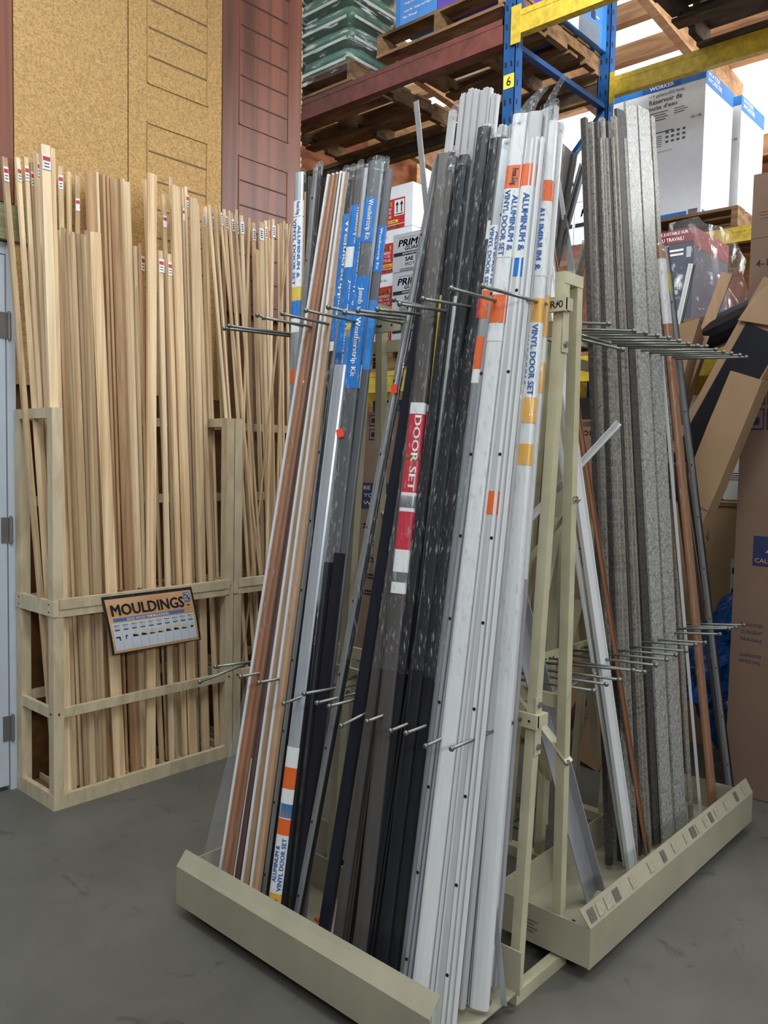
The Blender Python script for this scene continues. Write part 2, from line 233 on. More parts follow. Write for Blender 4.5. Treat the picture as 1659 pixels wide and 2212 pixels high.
LEFT_RACK_STRIPS=[
('slim sleeved door seal strip standing against the mahogany panel edge', 'tube', 'alu', (1.5007, 1.7058, 0.065), (1.8088, 2.0182, 2.2581), 0.034, 0.02, {'bands': [(2.0877, 2.1407, 'paper', [('Frost King', 0.8, 0, -1)]), (1.854, 2.0845, 'paper', [('ALUMINUM &', 0.75, 0.2, -1), ('VINYL DOOR SET', 0.95, -0.24, -1)]), (1.8085, 1.854, 'yellow', []), (1.7512, 1.8085, 'bluelab', []), (1.7062, 1.7512, 'paper', []), (1.5431, 1.5873, 'orange', [])], 'sleeve': 1}),
('black vinyl strip behind the sleeved door seal by the mahogany panel', 'flat', 'dark', (1.5307, 1.721, 0.065), (1.8166, 2.007, 2.2535), 0.016, 0.01, {}),
('narrow orange-tan strip between two dark strips by the mahogany panel', 'flat', 'tan', (1.5107, 1.6706, 0.065), (1.8024, 1.9816, 2.1915), 0.009, 0.006, {}),
('curved dark strip, second from the mahogany panel edge', 'tube', 'dark', (1.5207, 1.708, 0.065), (1.812, 1.9779, 2.2404), 0.014, 0.014, {}),
('bright aluminium door strip with bagged black top left of the copper strips', 'stop', 'alu', (1.4907, 1.8244, 0.065), (1.8059, 1.9313, 2.2572), 0.034, 0.008, {'sleeve': 1, 'cap': 1, 'holes': 1}),
('thin black strip just left of the copper strips', 'flat', 'dark', (1.5107, 1.8364, 0.065), (1.806, 1.8974, 2.2177), 0.02, 0.012, {}),
('outermost copper brown door bottom with white edge, leftmost in the steel rack', 'two', 'copper', (1.4208, 1.8927, 0.065), (1.7778, 1.8356, 2.207), 0.03, 0.02, {'sleeve': 1}),
('copper brown door bottom with white edge, second from the left', 'two', 'copper2', (1.4328, 1.8768, 0.065), (1.7815, 1.8214, 2.2077), 0.026, 0.02, {}),
('dark plum door bottom between two copper ones', 'two', 'plum', (1.4448, 1.8576, 0.065), (1.7852, 1.8074, 2.2084), 0.026, 0.02, {}),
('tan door bottom with white edge and crumpled bag on its top', 'two', 'tan', (1.4508, 1.8223, 0.065), (1.7872, 1.7917, 2.2097), 0.03, 0.02, {'cap': 1}),
('tan and brown door bottom, rightmost of the five brown ones', 'two', 'tan2', (1.4368, 1.7659, 0.065), (1.7817, 1.7726, 2.2014), 0.03, 0.02, {'sleeve': 1}),
('black bagged strip between the brown and the blue-labelled strips', 'tube', 'dark', (1.4708, 1.7669, 0.065), (1.7932, 1.7686, 2.2104), 0.022, 0.02, {'cap': 1}),
('grey punched aluminium strip left of the orange and white sleeve', 'stop', 'alu', (1.4408, 1.7237, 0.065), (1.7848, 1.732, 2.2136), 0.026, 0.008, {'holes': 1, 'cap': 1}),
('sleeved door set with orange and white label near the tray floor', 'tube', 'alu2', (1.4258, 1.6627, 0.065), (1.682, 1.6886, 1.6173), 0.04, 0.028, {'bands': [(0.4401, 0.4946, 'paper', []), (0.382, 0.4401, 'orange', []), (0.3016, 0.382, 'paper', []), (0.3041, 0.3418, 'bluelab', []), (0.2577, 0.3016, 'orange', []), (0.1021, 0.2577, 'paper', [('ALUMINUM &', 0.62, 0.2, 1), ('VINYL DOOR SET', 0.9, -0.24, 1)]), (0.023, 0.1021, 'amber', [('Frost King', 0.6, 0, -1)])]}),
('blue-labelled weatherstrip kit, leftmost of the blue ones', 'tube', 'dark', (1.4558, 1.6576, 0.065), (1.7873, 1.7569, 2.2009), 0.044, 0.02, {'bands': [(1.6457, 2.0311, 'bluelab', [('Weatherstripping Kit', 0.9, 0, -1)]), (1.618, 1.6706, 'paper', [])], 'sleeve': 1, 'cap': 1}),
('blue-labelled weatherstrip kit, second of the blue ones', 'tube', 'taupe', (1.4488, 1.6373, 0.065), (1.7845, 1.7163, 2.1968), 0.05, 0.022, {'bands': [(1.9238, 2.0496, 'bluelab', [('Weatherstrip Kit', 0.9, 0.1, -1)]), (1.8626, 1.9238, 'paper', []), (1.4655, 1.8626, 'bluelab', [('Jamb up Weatherstrip Kit', 0.8, 0.1, -1)]), (1.5604, 1.6095, 'paper', [])], 'sleeve': 1, 'cap': 1, 'tag': (1.3739, 'red')}),
('blue-labelled weatherstrip kit, third of the blue ones', 'tube', 'alu', (1.4508, 1.617, 0.065), (1.7848, 1.6867, 2.1944), 0.044, 0.02, {'bands': [(1.694, 1.9478, 'bluelab', [('Weatherstripping Kit', 0.9, 0, -1)]), (1.6736, 1.694, 'yellow', []), (1.4912, 1.6533, 'bluelab2', [])], 'sleeve': 1, 'cap': 1, 'tag': (1.3734, 'red')}),
('blue-labelled weatherstrip kit, fourth of the blue ones, tallest top', 'tube', 'gray', (1.4558, 1.6118, 0.065), (1.7888, 1.6671, 2.2109), 0.044, 0.022, {'bands': [(1.9291, 2.0613, 'bluelab', [('Weatherstrip Kit', 0.9, 0, -1)]), (1.5035, 1.8278, 'bluelab', [('Jamb up Weatherstrip Kit', 0.8, 0, -1)])], 'sleeve': 1, 'cap': 1}),
('silver strip with glossy plastic sleeve, second from the gap by the oil boxes', 'stop', 'alu2', (1.4787, 1.62, 0.065), (1.7946, 1.6396, 2.2038), 0.026, 0.012, {'sleeve': 1, 'cap': 1, 'holes': 1, 'bands': [(1.5016, 1.5684, 'paper', [])]}),
('dark strip with blue label, at the gap by the oil boxes', 'tube', 'gray', (1.4608, 1.59, 0.065), (1.7851, 1.6126, 2.1772), 0.024, 0.014, {'bands': [(1.834, 1.9688, 'bluelab', [('Weatherstrip Kit', 0.9, 0, -1)]), (1.5539, 1.7536, 'bluelab2', [])]}),
('black ribbed strip low behind the blue-labelled kits', 'flat', 'dark', (1.4348, 1.6361, 0.065), (1.5918, 1.6732, 1.0333), 0.024, 0.02, {}),
('black strip beside the orange and white sleeve', 'flat', 'dark', (1.4388, 1.6143, 0.065), (1.5991, 1.6404, 1.0621), 0.024, 0.02, {}),
('black strip, third behind the orange and white sleeve', 'flat', 'navy', (1.4428, 1.5933, 0.065), (1.6064, 1.6062, 1.0907), 0.026, 0.02, {}),
('bare thin aluminium strip tilted left against the beam', 'flat', 'alu', (1.6005, 1.0276, 0.065), (1.8495, 1.5724, 2.3759), 0.016, 0.004, {}),
('grey flat with black gasket and small red price dot', 'stop', 'alu', (1.4308, 1.5805, 0.065), (1.7734, 1.4202, 2.1617), 0.03, 0.012, {'sleeve': 1, 'cap': 1, 'holes': 1, 'tag': (1.4963, 'red')}),
('black square strip leaning alone across the gap in the tray', 'flat', 'navy', (1.4408, 1.4888, 0.065), (1.7751, 1.3993, 2.1526), 0.03, 0.018, {}),
('taupe strip in clear plastic right of the black square strip', 'tube', 'taupe', (1.4368, 1.4328, 0.065), (1.7721, 1.3765, 2.1419), 0.03, 0.022, {'sleeve': 1, 'cap': 1}),
('sleeved door set with red and white label', 'tube', 'taupe', (1.4248, 1.3395, 0.065), (1.7721, 1.4005, 2.1653), 0.042, 0.026, {'bands': [(1.4241, 1.4536, 'paper', []), (1.2184, 1.4241, 'redlab', [('DOOR SET', 0.95, 0.15, -1)]), (1.302, 1.3166, 'yellow', []), (1.169, 1.2184, 'paper', []), (1.1786, 1.21, 'gray', []), (1.0707, 1.169, 'redlab', []), (0.9588, 1.0707, 'paper', []), (0.9873, 1.0134, 'barcode', [])], 'sleeve': 1}),
('second red-labelled door set hidden behind the first', 'tube', 'dark', (1.4608, 1.3473, 0.065), (1.7827, 1.3868, 2.1616), 0.03, 0.02, {'bands': [(1.4294, 1.4467, 'paper', []), (1.3804, 1.4294, 'redlab', []), (1.3718, 1.3865, 'red', [])]}),
('yellow-edged dark strip right of the red-labelled set', 'flat', 'dark', (1.4708, 1.3439, 0.065), (1.7842, 1.3737, 2.1506), 0.022, 0.016, {'bands': [(1.4557, 1.7378, 'yellow', [])]}),
('slim grey trim standing highest beside the pale channel bundle', 'flat', 'lgray', (1.5207, 1.4441, 0.065), (1.8198, 1.4146, 2.2983), 0.02, 0.012, {'cap': 1}),
('pale grey channel, leftmost of the tallest bundle', 'chan', 'lgray', (1.5157, 1.37, 0.065), (1.8231, 1.3808, 2.3328), 0.03, 0.018, {}),
('pale grey channel, second of the tallest bundle', 'chan', 'lgray', (1.5007, 1.3304, 0.065), (1.8198, 1.3541, 2.3364), 0.032, 0.018, {}),
('pale grey channel, third of the tallest bundle', 'chan', 'lgray', (1.5157, 1.3131, 0.065), (1.8224, 1.3332, 2.3279), 0.026, 0.018, {}),
('pale grey channel, fourth of the tallest bundle', 'chan', 'lgray', (1.5007, 1.2762, 0.065), (1.8181, 1.3048, 2.3245), 0.034, 0.018, {}),
('pale grey channel, rightmost of the tallest bundle', 'chan', 'lgray', (1.5157, 1.262, 0.065), (1.819, 1.2799, 2.3027), 0.026, 0.018, {}),
('bright white strip below the tallest bundle, left one', 'flat', 'white', (1.4608, 1.4425, 0.065), (1.7126, 1.3251, 1.7048), 0.016, 0.006, {}),
('bright white strip below the tallest bundle, right one', 'flat', 'white', (1.4658, 1.3612, 0.065), (1.7259, 1.3179, 1.777), 0.018, 0.006, {}),
('black bubbled plastic strip in front of the tallest bundle', 'tube', 'dark', (1.4408, 1.3293, 0.065), (1.7743, 1.3374, 2.1481), 0.03, 0.022, {'sleeve': 1, 'cap': 1}),
('brown-grey strip with bagged tip left of the black bubbled strip', 'stop', 'taupe', (1.4458, 1.402, 0.065), (1.7794, 1.3845, 2.1697), 0.028, 0.012, {'sleeve': 1, 'cap': 1}),
('glossy black tube bundle under silver tips', 'tube', 'dark', (1.4308, 1.2722, 0.065), (1.7806, 1.2775, 2.206), 0.038, 0.028, {'sleeve': 1, 'cap': 1}),
('ribbed black gasket strip running to the tray', 'corr', 'dark', (1.4258, 1.3078, 0.065), (1.7145, 1.2564, 1.8141), 0.028, 0.02, {}),
('black sleeved strip, second right of the silver tips', 'tube', 'dark', (1.4368, 1.24, 0.065), (1.7762, 1.2389, 2.1677), 0.03, 0.024, {'sleeve': 1, 'cap': 1}),
('black sleeved strip, third right of the silver tips', 'tube', 'navy', (1.4408, 1.22, 0.065), (1.7772, 1.2213, 2.166), 0.026, 0.022, {'sleeve': 1, 'cap': 1, 'bands': [(1.8631, 1.9109, 'paper', []), (1.6611, 1.7202, 'redlab', [])]}),
('black strip deep in the dark middle of the rack', 'flat', 'dark', (1.4708, 1.2861, 0.065), (1.7515, 1.2324, 1.9328), 0.036, 0.024, {}),
('black strip hidden right of the dark middle', 'flat', 'dark', (1.4757, 1.2616, 0.065), (1.7528, 1.2051, 1.9285), 0.036, 0.024, {}),
('black flat strip left of the dark middle', 'flat', 'navy', (1.4807, 1.3382, 0.065), (1.7567, 1.2794, 1.9418), 0.03, 0.02, {}),
('silver and black sleeve with orange and blue label', 'tube', 'alu', (1.4288, 1.1963, 0.065), (1.7718, 1.2034, 2.1556), 0.034, 0.022, {'sleeve': 1, 'cap': 1, 'bands': [(1.7299, 1.8957, 'paper', [('ALUMINUM &', 0.8, 0.2, -1), ('VINYL DOOR SET', 0.95, -0.24, -1)]), (1.6594, 1.7299, 'orange', []), (1.5307, 1.6125, 'orange', []), (1.4958, 1.5307, 'paper', [])]}),
('grey channel left of the white bag', 'chan', 'lgray', (1.4708, 1.2345, 0.065), (1.7926, 1.2358, 2.2062), 0.026, 0.016, {}),
('grey channel touching the white bag', 'corr', 'lgray', (1.4608, 1.205, 0.065), (1.7881, 1.2018, 2.1964), 0.028, 0.016, {'holes': 1}),
('lavender grey ribbed strip left of the white strips', 'corr', 'lav', (1.4208, 1.1817, 0.065), (1.7453, 1.1755, 2.0118), 0.034, 0.02, {'holes': 1}),
('white sleeve with bent tip and orange label band', 'tube', 'white', (1.4248, 1.1475, 0.065), (1.7794, 1.1667, 2.2096), 0.044, 0.026, {'sleeve': 1, 'cap': 2, 'bands': [(1.9809, 2.0402, 'orange', [('Frost King', 0.7, 0, -1)]), (1.8068, 1.9809, 'paper', [('ALUMINUM &', 0.8, 0.2, -1), ('VINYL DOOR SET', 0.95, -0.24, -1)]), (1.6439, 1.7135, 'orange', []), (1.5976, 1.6207, 'paper', [])]}),
('white ribbed strip second from the left of the white bunch', 'corr', 'white', (1.4308, 1.12, 0.065), (1.7806, 1.142, 2.2058), 0.03, 0.02, {}),
('grey strip with orange and white label behind the bent white tip', 'tube', 'lgray', (1.4408, 1.0966, 0.065), (1.7839, 1.1296, 2.2081), 0.036, 0.02, {'bands': [(1.9811, 2.0373, 'orange', []), (1.8007, 1.9811, 'paper', [('ALUMINUM &', 0.8, 0, -1)]), (1.7546, 1.8007, 'bluelab', []), (1.1754, 1.231, 'orange', [])]}),
('white plain strip standing nearest the tray end', 'corr', 'white', (1.4408, 1.0739, 0.065), (1.773, 1.1178, 2.14), 0.034, 0.02, {'holes': 1}),
('clear bagged strip with long bent tip', 'tube', 'lgray', (1.5257, 1.1015, 0.065), (1.8107, 1.1161, 2.2197), 0.028, 0.02, {'sleeve': 1, 'cap': 2}),
('grey bagged strip right of the bent tip', 'corr', 'lgray', (1.5606, 1.1005, 0.065), (1.8219, 1.1075, 2.2277), 0.03, 0.018, {'cap': 1}),
('white angle strip with square cut top', 'angle', 'white', (1.5706, 1.1022, 0.065), (1.8201, 1.1272, 2.1875), 0.022, 0.018, {}),
('white foil-wrapped door set with gold and blue vertical lettering', 'tube', 'white', (1.5556, 1.0671, 0.065), (1.8157, 1.1115, 2.189), 0.046, 0.03, {'sleeve': 1, 'bands': [(1.9371, 1.9895, 'orange', []), (1.7518, 1.9371, 'paper', [('ALUMINUM &', 0.85, 0.0, -1)]), (1.6367, 1.6965, 'amber', []), (1.4537, 1.6367, 'paper', [('VINYL DOOR SET', 0.95, 0.18, -1), ('ALUMINUM &', 0.7, -0.24, -1)]), (1.3911, 1.4537, 'amber', []), (1.289, 1.34, 'amber', [])]}),
('white bagged strip, rightmost in the near bunch', 'tube', 'white', (1.6455, 1.1012, 0.065), (1.8434, 1.1018, 2.1928), 0.03, 0.022, {'sleeve': 1, 'cap': 1, 'bands': [(1.6024, 1.7064, 'amber', []), (1.4638, 1.5389, 'amber', [])]}),
('white ribbed strip just inside the rightmost bagged one', 'corr', 'white', (1.6305, 1.1021, 0.065), (1.8351, 1.1034, 2.1548), 0.022, 0.02, {}),
('pale lavender flat strip low beside the tray end plate', 'flat', 'lav', (1.6455, 1.0962, 0.065), (1.7383, 1.1002, 1.0636), 0.03, 0.012, {'holes': 1}),
('narrow pale strip in the middle of the white bunch', 'corr', 'lgray', (1.5456, 1.1003, 0.065), (1.808, 1.1239, 2.1518), 0.024, 0.018, {}),
]
RIGHT_RACK_STRIPS=[
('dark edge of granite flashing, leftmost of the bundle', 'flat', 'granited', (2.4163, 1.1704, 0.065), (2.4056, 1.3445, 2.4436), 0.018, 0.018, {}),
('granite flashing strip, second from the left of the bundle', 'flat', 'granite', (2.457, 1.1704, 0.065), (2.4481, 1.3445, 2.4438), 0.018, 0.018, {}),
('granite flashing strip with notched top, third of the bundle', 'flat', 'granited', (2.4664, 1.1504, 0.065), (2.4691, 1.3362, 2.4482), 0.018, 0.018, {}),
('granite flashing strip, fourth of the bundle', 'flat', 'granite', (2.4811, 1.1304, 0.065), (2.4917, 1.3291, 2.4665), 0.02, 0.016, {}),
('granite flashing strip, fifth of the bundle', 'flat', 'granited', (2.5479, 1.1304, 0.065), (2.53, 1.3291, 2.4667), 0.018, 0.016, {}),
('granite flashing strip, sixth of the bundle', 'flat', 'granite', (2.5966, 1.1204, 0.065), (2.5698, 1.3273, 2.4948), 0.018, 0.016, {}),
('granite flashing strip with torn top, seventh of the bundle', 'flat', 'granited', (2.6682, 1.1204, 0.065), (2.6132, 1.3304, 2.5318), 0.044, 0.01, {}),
('thin granite strip between the bundle edges', 'flat', 'granite', (2.4754, 1.1404, 0.065), (2.4756, 1.3278, 2.3972), 0.012, 0.02, {}),
('thin granite strip fourth from the wide flashings', 'flat', 'granite', (2.5651, 1.1204, 0.065), (2.5396, 1.3204, 2.4143), 0.012, 0.02, {}),
('thin granite strip third from the wide flashings', 'flat', 'granite', (2.5075, 1.1254, 0.065), (2.5011, 1.3217, 2.4033), 0.012, 0.02, {}),
('thin granite strip next to the wide flashings', 'flat', 'granite', (2.6943, 1.1154, 0.065), (2.631, 1.3205, 2.4413), 0.014, 0.014, {}),
('wide speckled granite flashing, left of the pair, tallest', 'flat', 'granite2', (2.7107, 1.1024, 0.065), (2.6811, 1.3266, 2.5723), 0.07, 0.008, {}),
('wide speckled granite flashing, right of the pair', 'flat', 'granite2', (2.818, 1.1004, 0.065), (2.7783, 1.3274, 2.5899), 0.074, 0.008, {}),
('narrow speckled granite edge right of the wide pair', 'flat', 'granite', (2.9483, 1.1154, 0.065), (2.8709, 1.3336, 2.5923), 0.024, 0.006, {}),
('rust orange angle strip leaning behind the frame tube', 'angle', 'rust', (2.5679, 1.1104, 0.065), (2.1073, 1.2848, 2.0573), 0.022, 0.006, {}),
('wide white strip with drilled holes in the right tray', 'stopw', 'white', (2.4369, 1.1004, 0.065), (2.0663, 1.275, 2.0076), 0.052, 0.012, {'holes': 1}),
('slim white strip crossing behind the wide white one', 'corr', 'white', (2.4529, 1.1304, 0.065), (2.1245, 1.248, 1.4862), 0.02, 0.012, {}),
('broad grey-white corner strip leaning left in the right tray', 'angle', 'lav', (2.1966, 1.1004, 0.065), (1.7335, 1.2094, 1.2775), 0.066, 0.03, {}),
('copper tan sleeved strip in crinkled plastic right of the granite', 'tube', 'copper', (3.0989, 1.0905, 0.065), (2.8613, 1.2808, 2.1276), 0.046, 0.022, {'sleeve': 1, 'cap': 1, 'bands': [(1.8107, 2.0396, 'paper', [])]}),
('thin white rod beside the copper tan strip', 'flat', 'white', (3.0024, 1.1004, 0.065), (2.8129, 1.2809, 2.0731), 0.01, 0.008, {}),
('grey aluminium strip with screw holes, right end of the tray', 'stop', 'alu', (3.3119, 1.1004, 0.065), (2.9175, 1.2866, 2.1366), 0.04, 0.01, {'holes': 1, 'bands': [(1.9587, 2.0249, 'yellow', [])]}),
('brown fibre board strip low beside the granite', 'flat', 'brown', (3.2451, 1.1404, 0.065), (2.9902, 1.2445, 1.3608), 0.04, 0.008, {}),
('teal grey thin strip at the far right of the tray', 'flat', 'gray', (3.4152, 1.1304, 0.065), (3.0591, 1.2377, 1.3616), 0.014, 0.008, {}),
('teal grey thin strip second from the far right', 'flat', 'gray', (3.3671, 1.1404, 0.065), (3.0413, 1.2446, 1.3613), 0.012, 0.008, {}),
]
FIRST_BIN_MOULDINGS=[
('casing', 'flat', (1.4807, 3.0037, 0.03), (1.365, 3.16, 2.4422), 0.0212, 0.012, 1),
('strip', 'flat', (1.5053, 3.0232, 0.03), (1.4238, 3.18, 2.4614), 0.0191, 0.01, 1),
('strip', 'flat', (1.5221, 3.0492, 0.03), (1.4648, 3.2, 2.479), 0.017, 0.01, 1),
('strip', 'flat', (1.5344, 3.0623, 0.03), (1.4908, 3.21, 2.4676), 0.0127, 0.01, 1),
('square stock', 'flat', (1.527, 3.0362, 0.03), (1.5035, 3.19, 2.5014), 0.0233, 0.016, 1),
('square stock', 'flat', (1.5014, 2.9745, 0.03), (1.453, 3.02, 2.4783), 0.0339, 0.02, 1),
('strip', 'flat', (1.5252, 2.9842, 0.03), (1.4976, 3.05, 2.4847), 0.0148, 0.018, 0),
('strip', 'flat', (1.5587, 3.0232, 0.03), (1.5879, 3.17, 2.4712), 0.0191, 0.01, 1),
('stop', 'casing', (1.5838, 3.0492, 0.03), (1.6393, 3.2, 2.4701), 0.0191, 0.012, 0),
('strip', 'flat', (1.5961, 3.0427, 0.03), (1.6639, 3.18, 2.4561), 0.017, 0.01, 2),
('crown', 'crown', (1.7108, 3.0167, 0.03), (1.7066, 3.16, 2.4758), 0.0424, 0.014, 0),
('strip', 'flat', (1.7357, 3.0167, 0.03), (1.7326, 3.16, 2.4845), 0.0106, 0.022, 0),
('stop', 'flat', (1.7647, 3.0232, 0.03), (1.7588, 3.16, 2.4841), 0.0127, 0.026, 0),
('stop', 'flat', (1.7859, 3.0232, 0.03), (1.7772, 3.16, 2.4816), 0.0106, 0.026, 0),
('crown', 'crown', (1.825, 3.0167, 0.03), (1.8066, 3.15, 2.4779), 0.0382, 0.014, 0),
('strip', 'flat', (1.8556, 3.0167, 0.03), (1.8342, 3.14, 2.4793), 0.0106, 0.026, 0),
('crown', 'flat', (1.8777, 3.0167, 0.03), (1.8595, 3.14, 2.4747), 0.017, 0.022, 0),
('strip', 'flat', (1.5834, 3.0037, 0.03), (1.5342, 3.08, 2.1992), 0.0106, 0.012, 0),
('bead', 'casing', (1.5912, 2.9745, 0.03), (1.5362, 3.04, 2.2015), 0.0191, 0.014, 0),
('strip', 'flat', (1.6088, 2.9745, 0.03), (1.5526, 3.04, 2.1792), 0.0106, 0.02, 0),
('bead', 'casing', (1.6208, 2.9712, 0.03), (1.5608, 3.02, 2.188), 0.0191, 0.014, 0),
('cove', 'crown', (1.6478, 2.9842, 0.03), (1.6007, 3.05, 2.1963), 0.0212, 0.014, 0),
('strip', 'flat', (1.6526, 2.9712, 0.03), (1.6056, 3.02, 2.1871), 0.0148, 0.012, 0),
('strip', 'flat', (1.6647, 2.9712, 0.03), (1.6189, 3.02, 2.2074), 0.0085, 0.02, 0),
('board', 'casing', (1.7282, 2.968, 0.03), (1.6514, 3.02, 2.2074), 0.0488, 0.012, 0),
('strip', 'flat', (1.8788, 2.9972, 0.03), (1.868, 3.09, 2.2093), 0.0127, 0.01, 0),
('stop', 'casing', (1.8973, 2.9842, 0.03), (1.8753, 3.06, 2.2154), 0.0254, 0.012, 3),
('strip', 'flat', (1.9948, 3.0362, 0.03), (1.9663, 3.18, 2.5219), 0.0148, 0.01, 0),
('casing', 'casing', (1.8693, 2.968, 0.03), (1.9098, 3.03, 2.4983), 0.0445, 0.014, 0),
('half round', 'casing', (1.9794, 2.9777, 0.03), (1.9605, 3.05, 2.2027), 0.0254, 0.012, 1),
('strip', 'flat', (2.0495, 2.9842, 0.03), (2.0007, 3.05, 2.1973), 0.0212, 0.012, 1),
('strip', 'flat', (2.043, 3.0167, 0.03), (2.0401, 3.15, 2.4706), 0.0212, 0.01, 2),
('half round', 'dowel', (2.091, 3.0167, 0.03), (2.0678, 3.14, 2.5497), 0.0233, 0.014, 1),
('board', 'flat', (2.0859, 2.9745, 0.03), (2.0336, 3.05, 2.4857), 0.0445, 0.012, 0),
('strip', 'flat', (2.1354, 3.0103, 0.03), (2.1131, 3.12, 2.5122), 0.0106, 0.01, 2),
('half round', 'dowel', (2.1648, 3.0167, 0.03), (2.1388, 3.13, 2.5247), 0.017, 0.012, 1),
('board', 'flat', (2.1565, 2.9842, 0.03), (2.1288, 3.06, 2.4611), 0.0382, 0.01, 0),
('strip', 'flat', (2.2147, 2.9745, 0.03), (2.1736, 3.1, 2.456), 0.0233, 0.01, 0),
('strip', 'flat', (1.9417, 2.9972, 0.03), (1.8731, 3.07, 2.0423), 0.0254, 0.01, 0),
('strip', 'flat', (2.0204, 2.9972, 0.03), (1.9624, 3.08, 2.0199), 0.0254, 0.01, 0),
]
SECOND_BIN_MOULDINGS=[
('strip', 'flat', (2.2709, 3.0362, 0.03), (2.2505, 3.16, 2.4673), 0.0127, 0.01, 4),
('strip', 'flat', (2.2967, 3.0427, 0.03), (2.2752, 3.17, 2.4791), 0.0127, 0.01, 4),
('dowel', 'dowel', (2.421, 2.9842, 0.03), (2.2253, 3.08, 2.4585), 0.017, 0.016, 0),
('strip', 'flat', (2.375, 3.0297, 0.03), (2.2985, 3.16, 2.4683), 0.0148, 0.01, 4),
('quarter round', 'quarter', (2.4367, 3.0037, 0.03), (2.2774, 3.1, 2.4584), 0.017, 0.014, 0),
('dowel', 'dowel', (2.5716, 2.9777, 0.03), (2.2802, 3.08, 2.4675), 0.0127, 0.012, 4),
('dowel', 'dowel', (2.4733, 2.9972, 0.03), (2.3307, 3.11, 2.4686), 0.0191, 0.016, 4),
('strip', 'flat', (2.494, 2.9777, 0.03), (2.3187, 3.06, 2.4525), 0.0106, 0.01, 0),
('quarter round', 'quarter', (2.484, 3.0103, 0.03), (2.3826, 3.12, 2.4681), 0.0148, 0.012, 4),
('dowel', 'dowel', (2.5426, 2.9777, 0.03), (2.3549, 3.06, 2.4426), 0.0127, 0.012, 4),
('strip', 'flat', (2.4306, 3.0623, 0.03), (2.4679, 3.2, 2.5173), 0.0127, 0.01, 0),
('half round', 'dowel', (2.4843, 3.0037, 0.03), (2.428, 3.11, 2.4641), 0.0191, 0.014, 4),
('quarter round', 'quarter', (2.3209, 2.9842, 0.03), (2.4315, 3.05, 2.4438), 0.0106, 0.012, 0),
('flat trim', 'flat', (2.5462, 3.0232, 0.03), (2.5229, 3.14, 2.459), 0.0233, 0.008, 4),
('flat trim', 'flat', (2.5812, 3.0232, 0.03), (2.5594, 3.13, 2.4676), 0.0318, 0.008, 4),
('strip', 'flat', (2.6158, 3.0362, 0.03), (2.6041, 3.15, 2.4876), 0.0148, 0.01, 4),
('quarter round', 'quarter', (2.6113, 3.0103, 0.03), (2.6049, 3.12, 2.4846), 0.0127, 0.01, 5),
('dowel', 'dowel', (2.4908, 2.9842, 0.03), (2.5856, 3.07, 2.4758), 0.017, 0.014, 4),
('strip', 'flat', (2.6577, 3.0362, 0.03), (2.6856, 3.15, 2.4881), 0.0127, 0.01, 0),
('strip', 'flat', (2.6763, 3.0297, 0.03), (2.6917, 3.14, 2.4921), 0.0106, 0.01, 0),
('half round', 'dowel', (2.5643, 3.0103, 0.03), (2.695, 3.12, 2.4982), 0.0191, 0.014, 4),
('strip', 'flat', (2.6953, 3.0167, 0.03), (2.7217, 3.13, 2.4948), 0.0106, 0.01, 0),
('quarter round', 'quarter', (2.3129, 2.9842, 0.03), (2.6842, 3.06, 2.4744), 0.0106, 0.01, 0),
('strip', 'flat', (2.726, 3.0167, 0.03), (2.7551, 3.12, 2.4871), 0.0148, 0.01, 5),
('strip', 'flat', (2.5217, 3.0492, 0.03), (2.5083, 3.17, 2.4416), 0.017, 0.01, 0),
('strip', 'flat', (2.3921, 3.0623, 0.03), (2.3804, 3.19, 2.4592), 0.0148, 0.01, 0),
('strip', 'flat', (2.5766, 2.9972, 0.03), (2.5171, 3.1, 2.3248), 0.0276, 0.008, 0),
]

# ------------------------------------------------------------------ the setting
def concrete():
    m, nt, b = nodes('concrete'); mp = coords(nt, (1, 1, 1))
    n = noise(nt, mp, 2.2, 7, 0.62, 0.4); n2 = noise(nt, mp, 7.0, 5, 0.65, 1.2)
    r = ramp(nt, [(0.25, lin((84, 82, 76))), (0.75, lin((108, 105, 97)))])
    r2 = ramp(nt, [(0.27, (0.42, 0.42, 0.42)), (0.40, (1, 1, 1))])
    nt.links.new(n.outputs[0], r.inputs[0]); nt.links.new(n2.outputs[0], r2.inputs[0])
    mx = nt.nodes.new('ShaderNodeMixRGB'); mx.blend_type = 'MULTIPLY'; mx.inputs[0].default_value = 0.85
    nt.links.new(r.outputs[0], mx.inputs[1]); nt.links.new(r2.outputs[0], mx.inputs[2]); nt.links.new(mx.outputs[0], b.inputs['Base Color'])
    b.inputs['Roughness'].default_value = 0.62; n3 = noise(nt, mp, 60, 4); bump(nt, b, n3, 0.06, 0.004); return m
struct(MB().box(-4, 9, -5, 8, -0.1, 0).build('floor', concrete()))
OSB = flakemat('osb_board', (112, 74, 38), 0.3, 24, 0.7)
wl = MB().box(1.43, 2.93, 3.30, 3.40, 0, 5.2); wl.box(-4, 0.42, 3.30, 3.40, 0, 5.2); wl.box(0.42, 1.43, 3.30, 3.40, 2.19, 5.2)
struct(wl.build('wall_left', OSB))
WALLFAR = woodmat('far_wall_boards', (118, 66, 40), (176, 112, 74), scale=(3, 1.2, 9), rnd=0.0, rough=0.8)
struct(MB().box(7.6, 7.7, -5, 8, 0, 4.1).build('wall_back', WALLFAR))
struct(MB().box(2.93, 7.7, 6.4, 6.5, 0, 5.9).build('wall_side', WALLFAR))
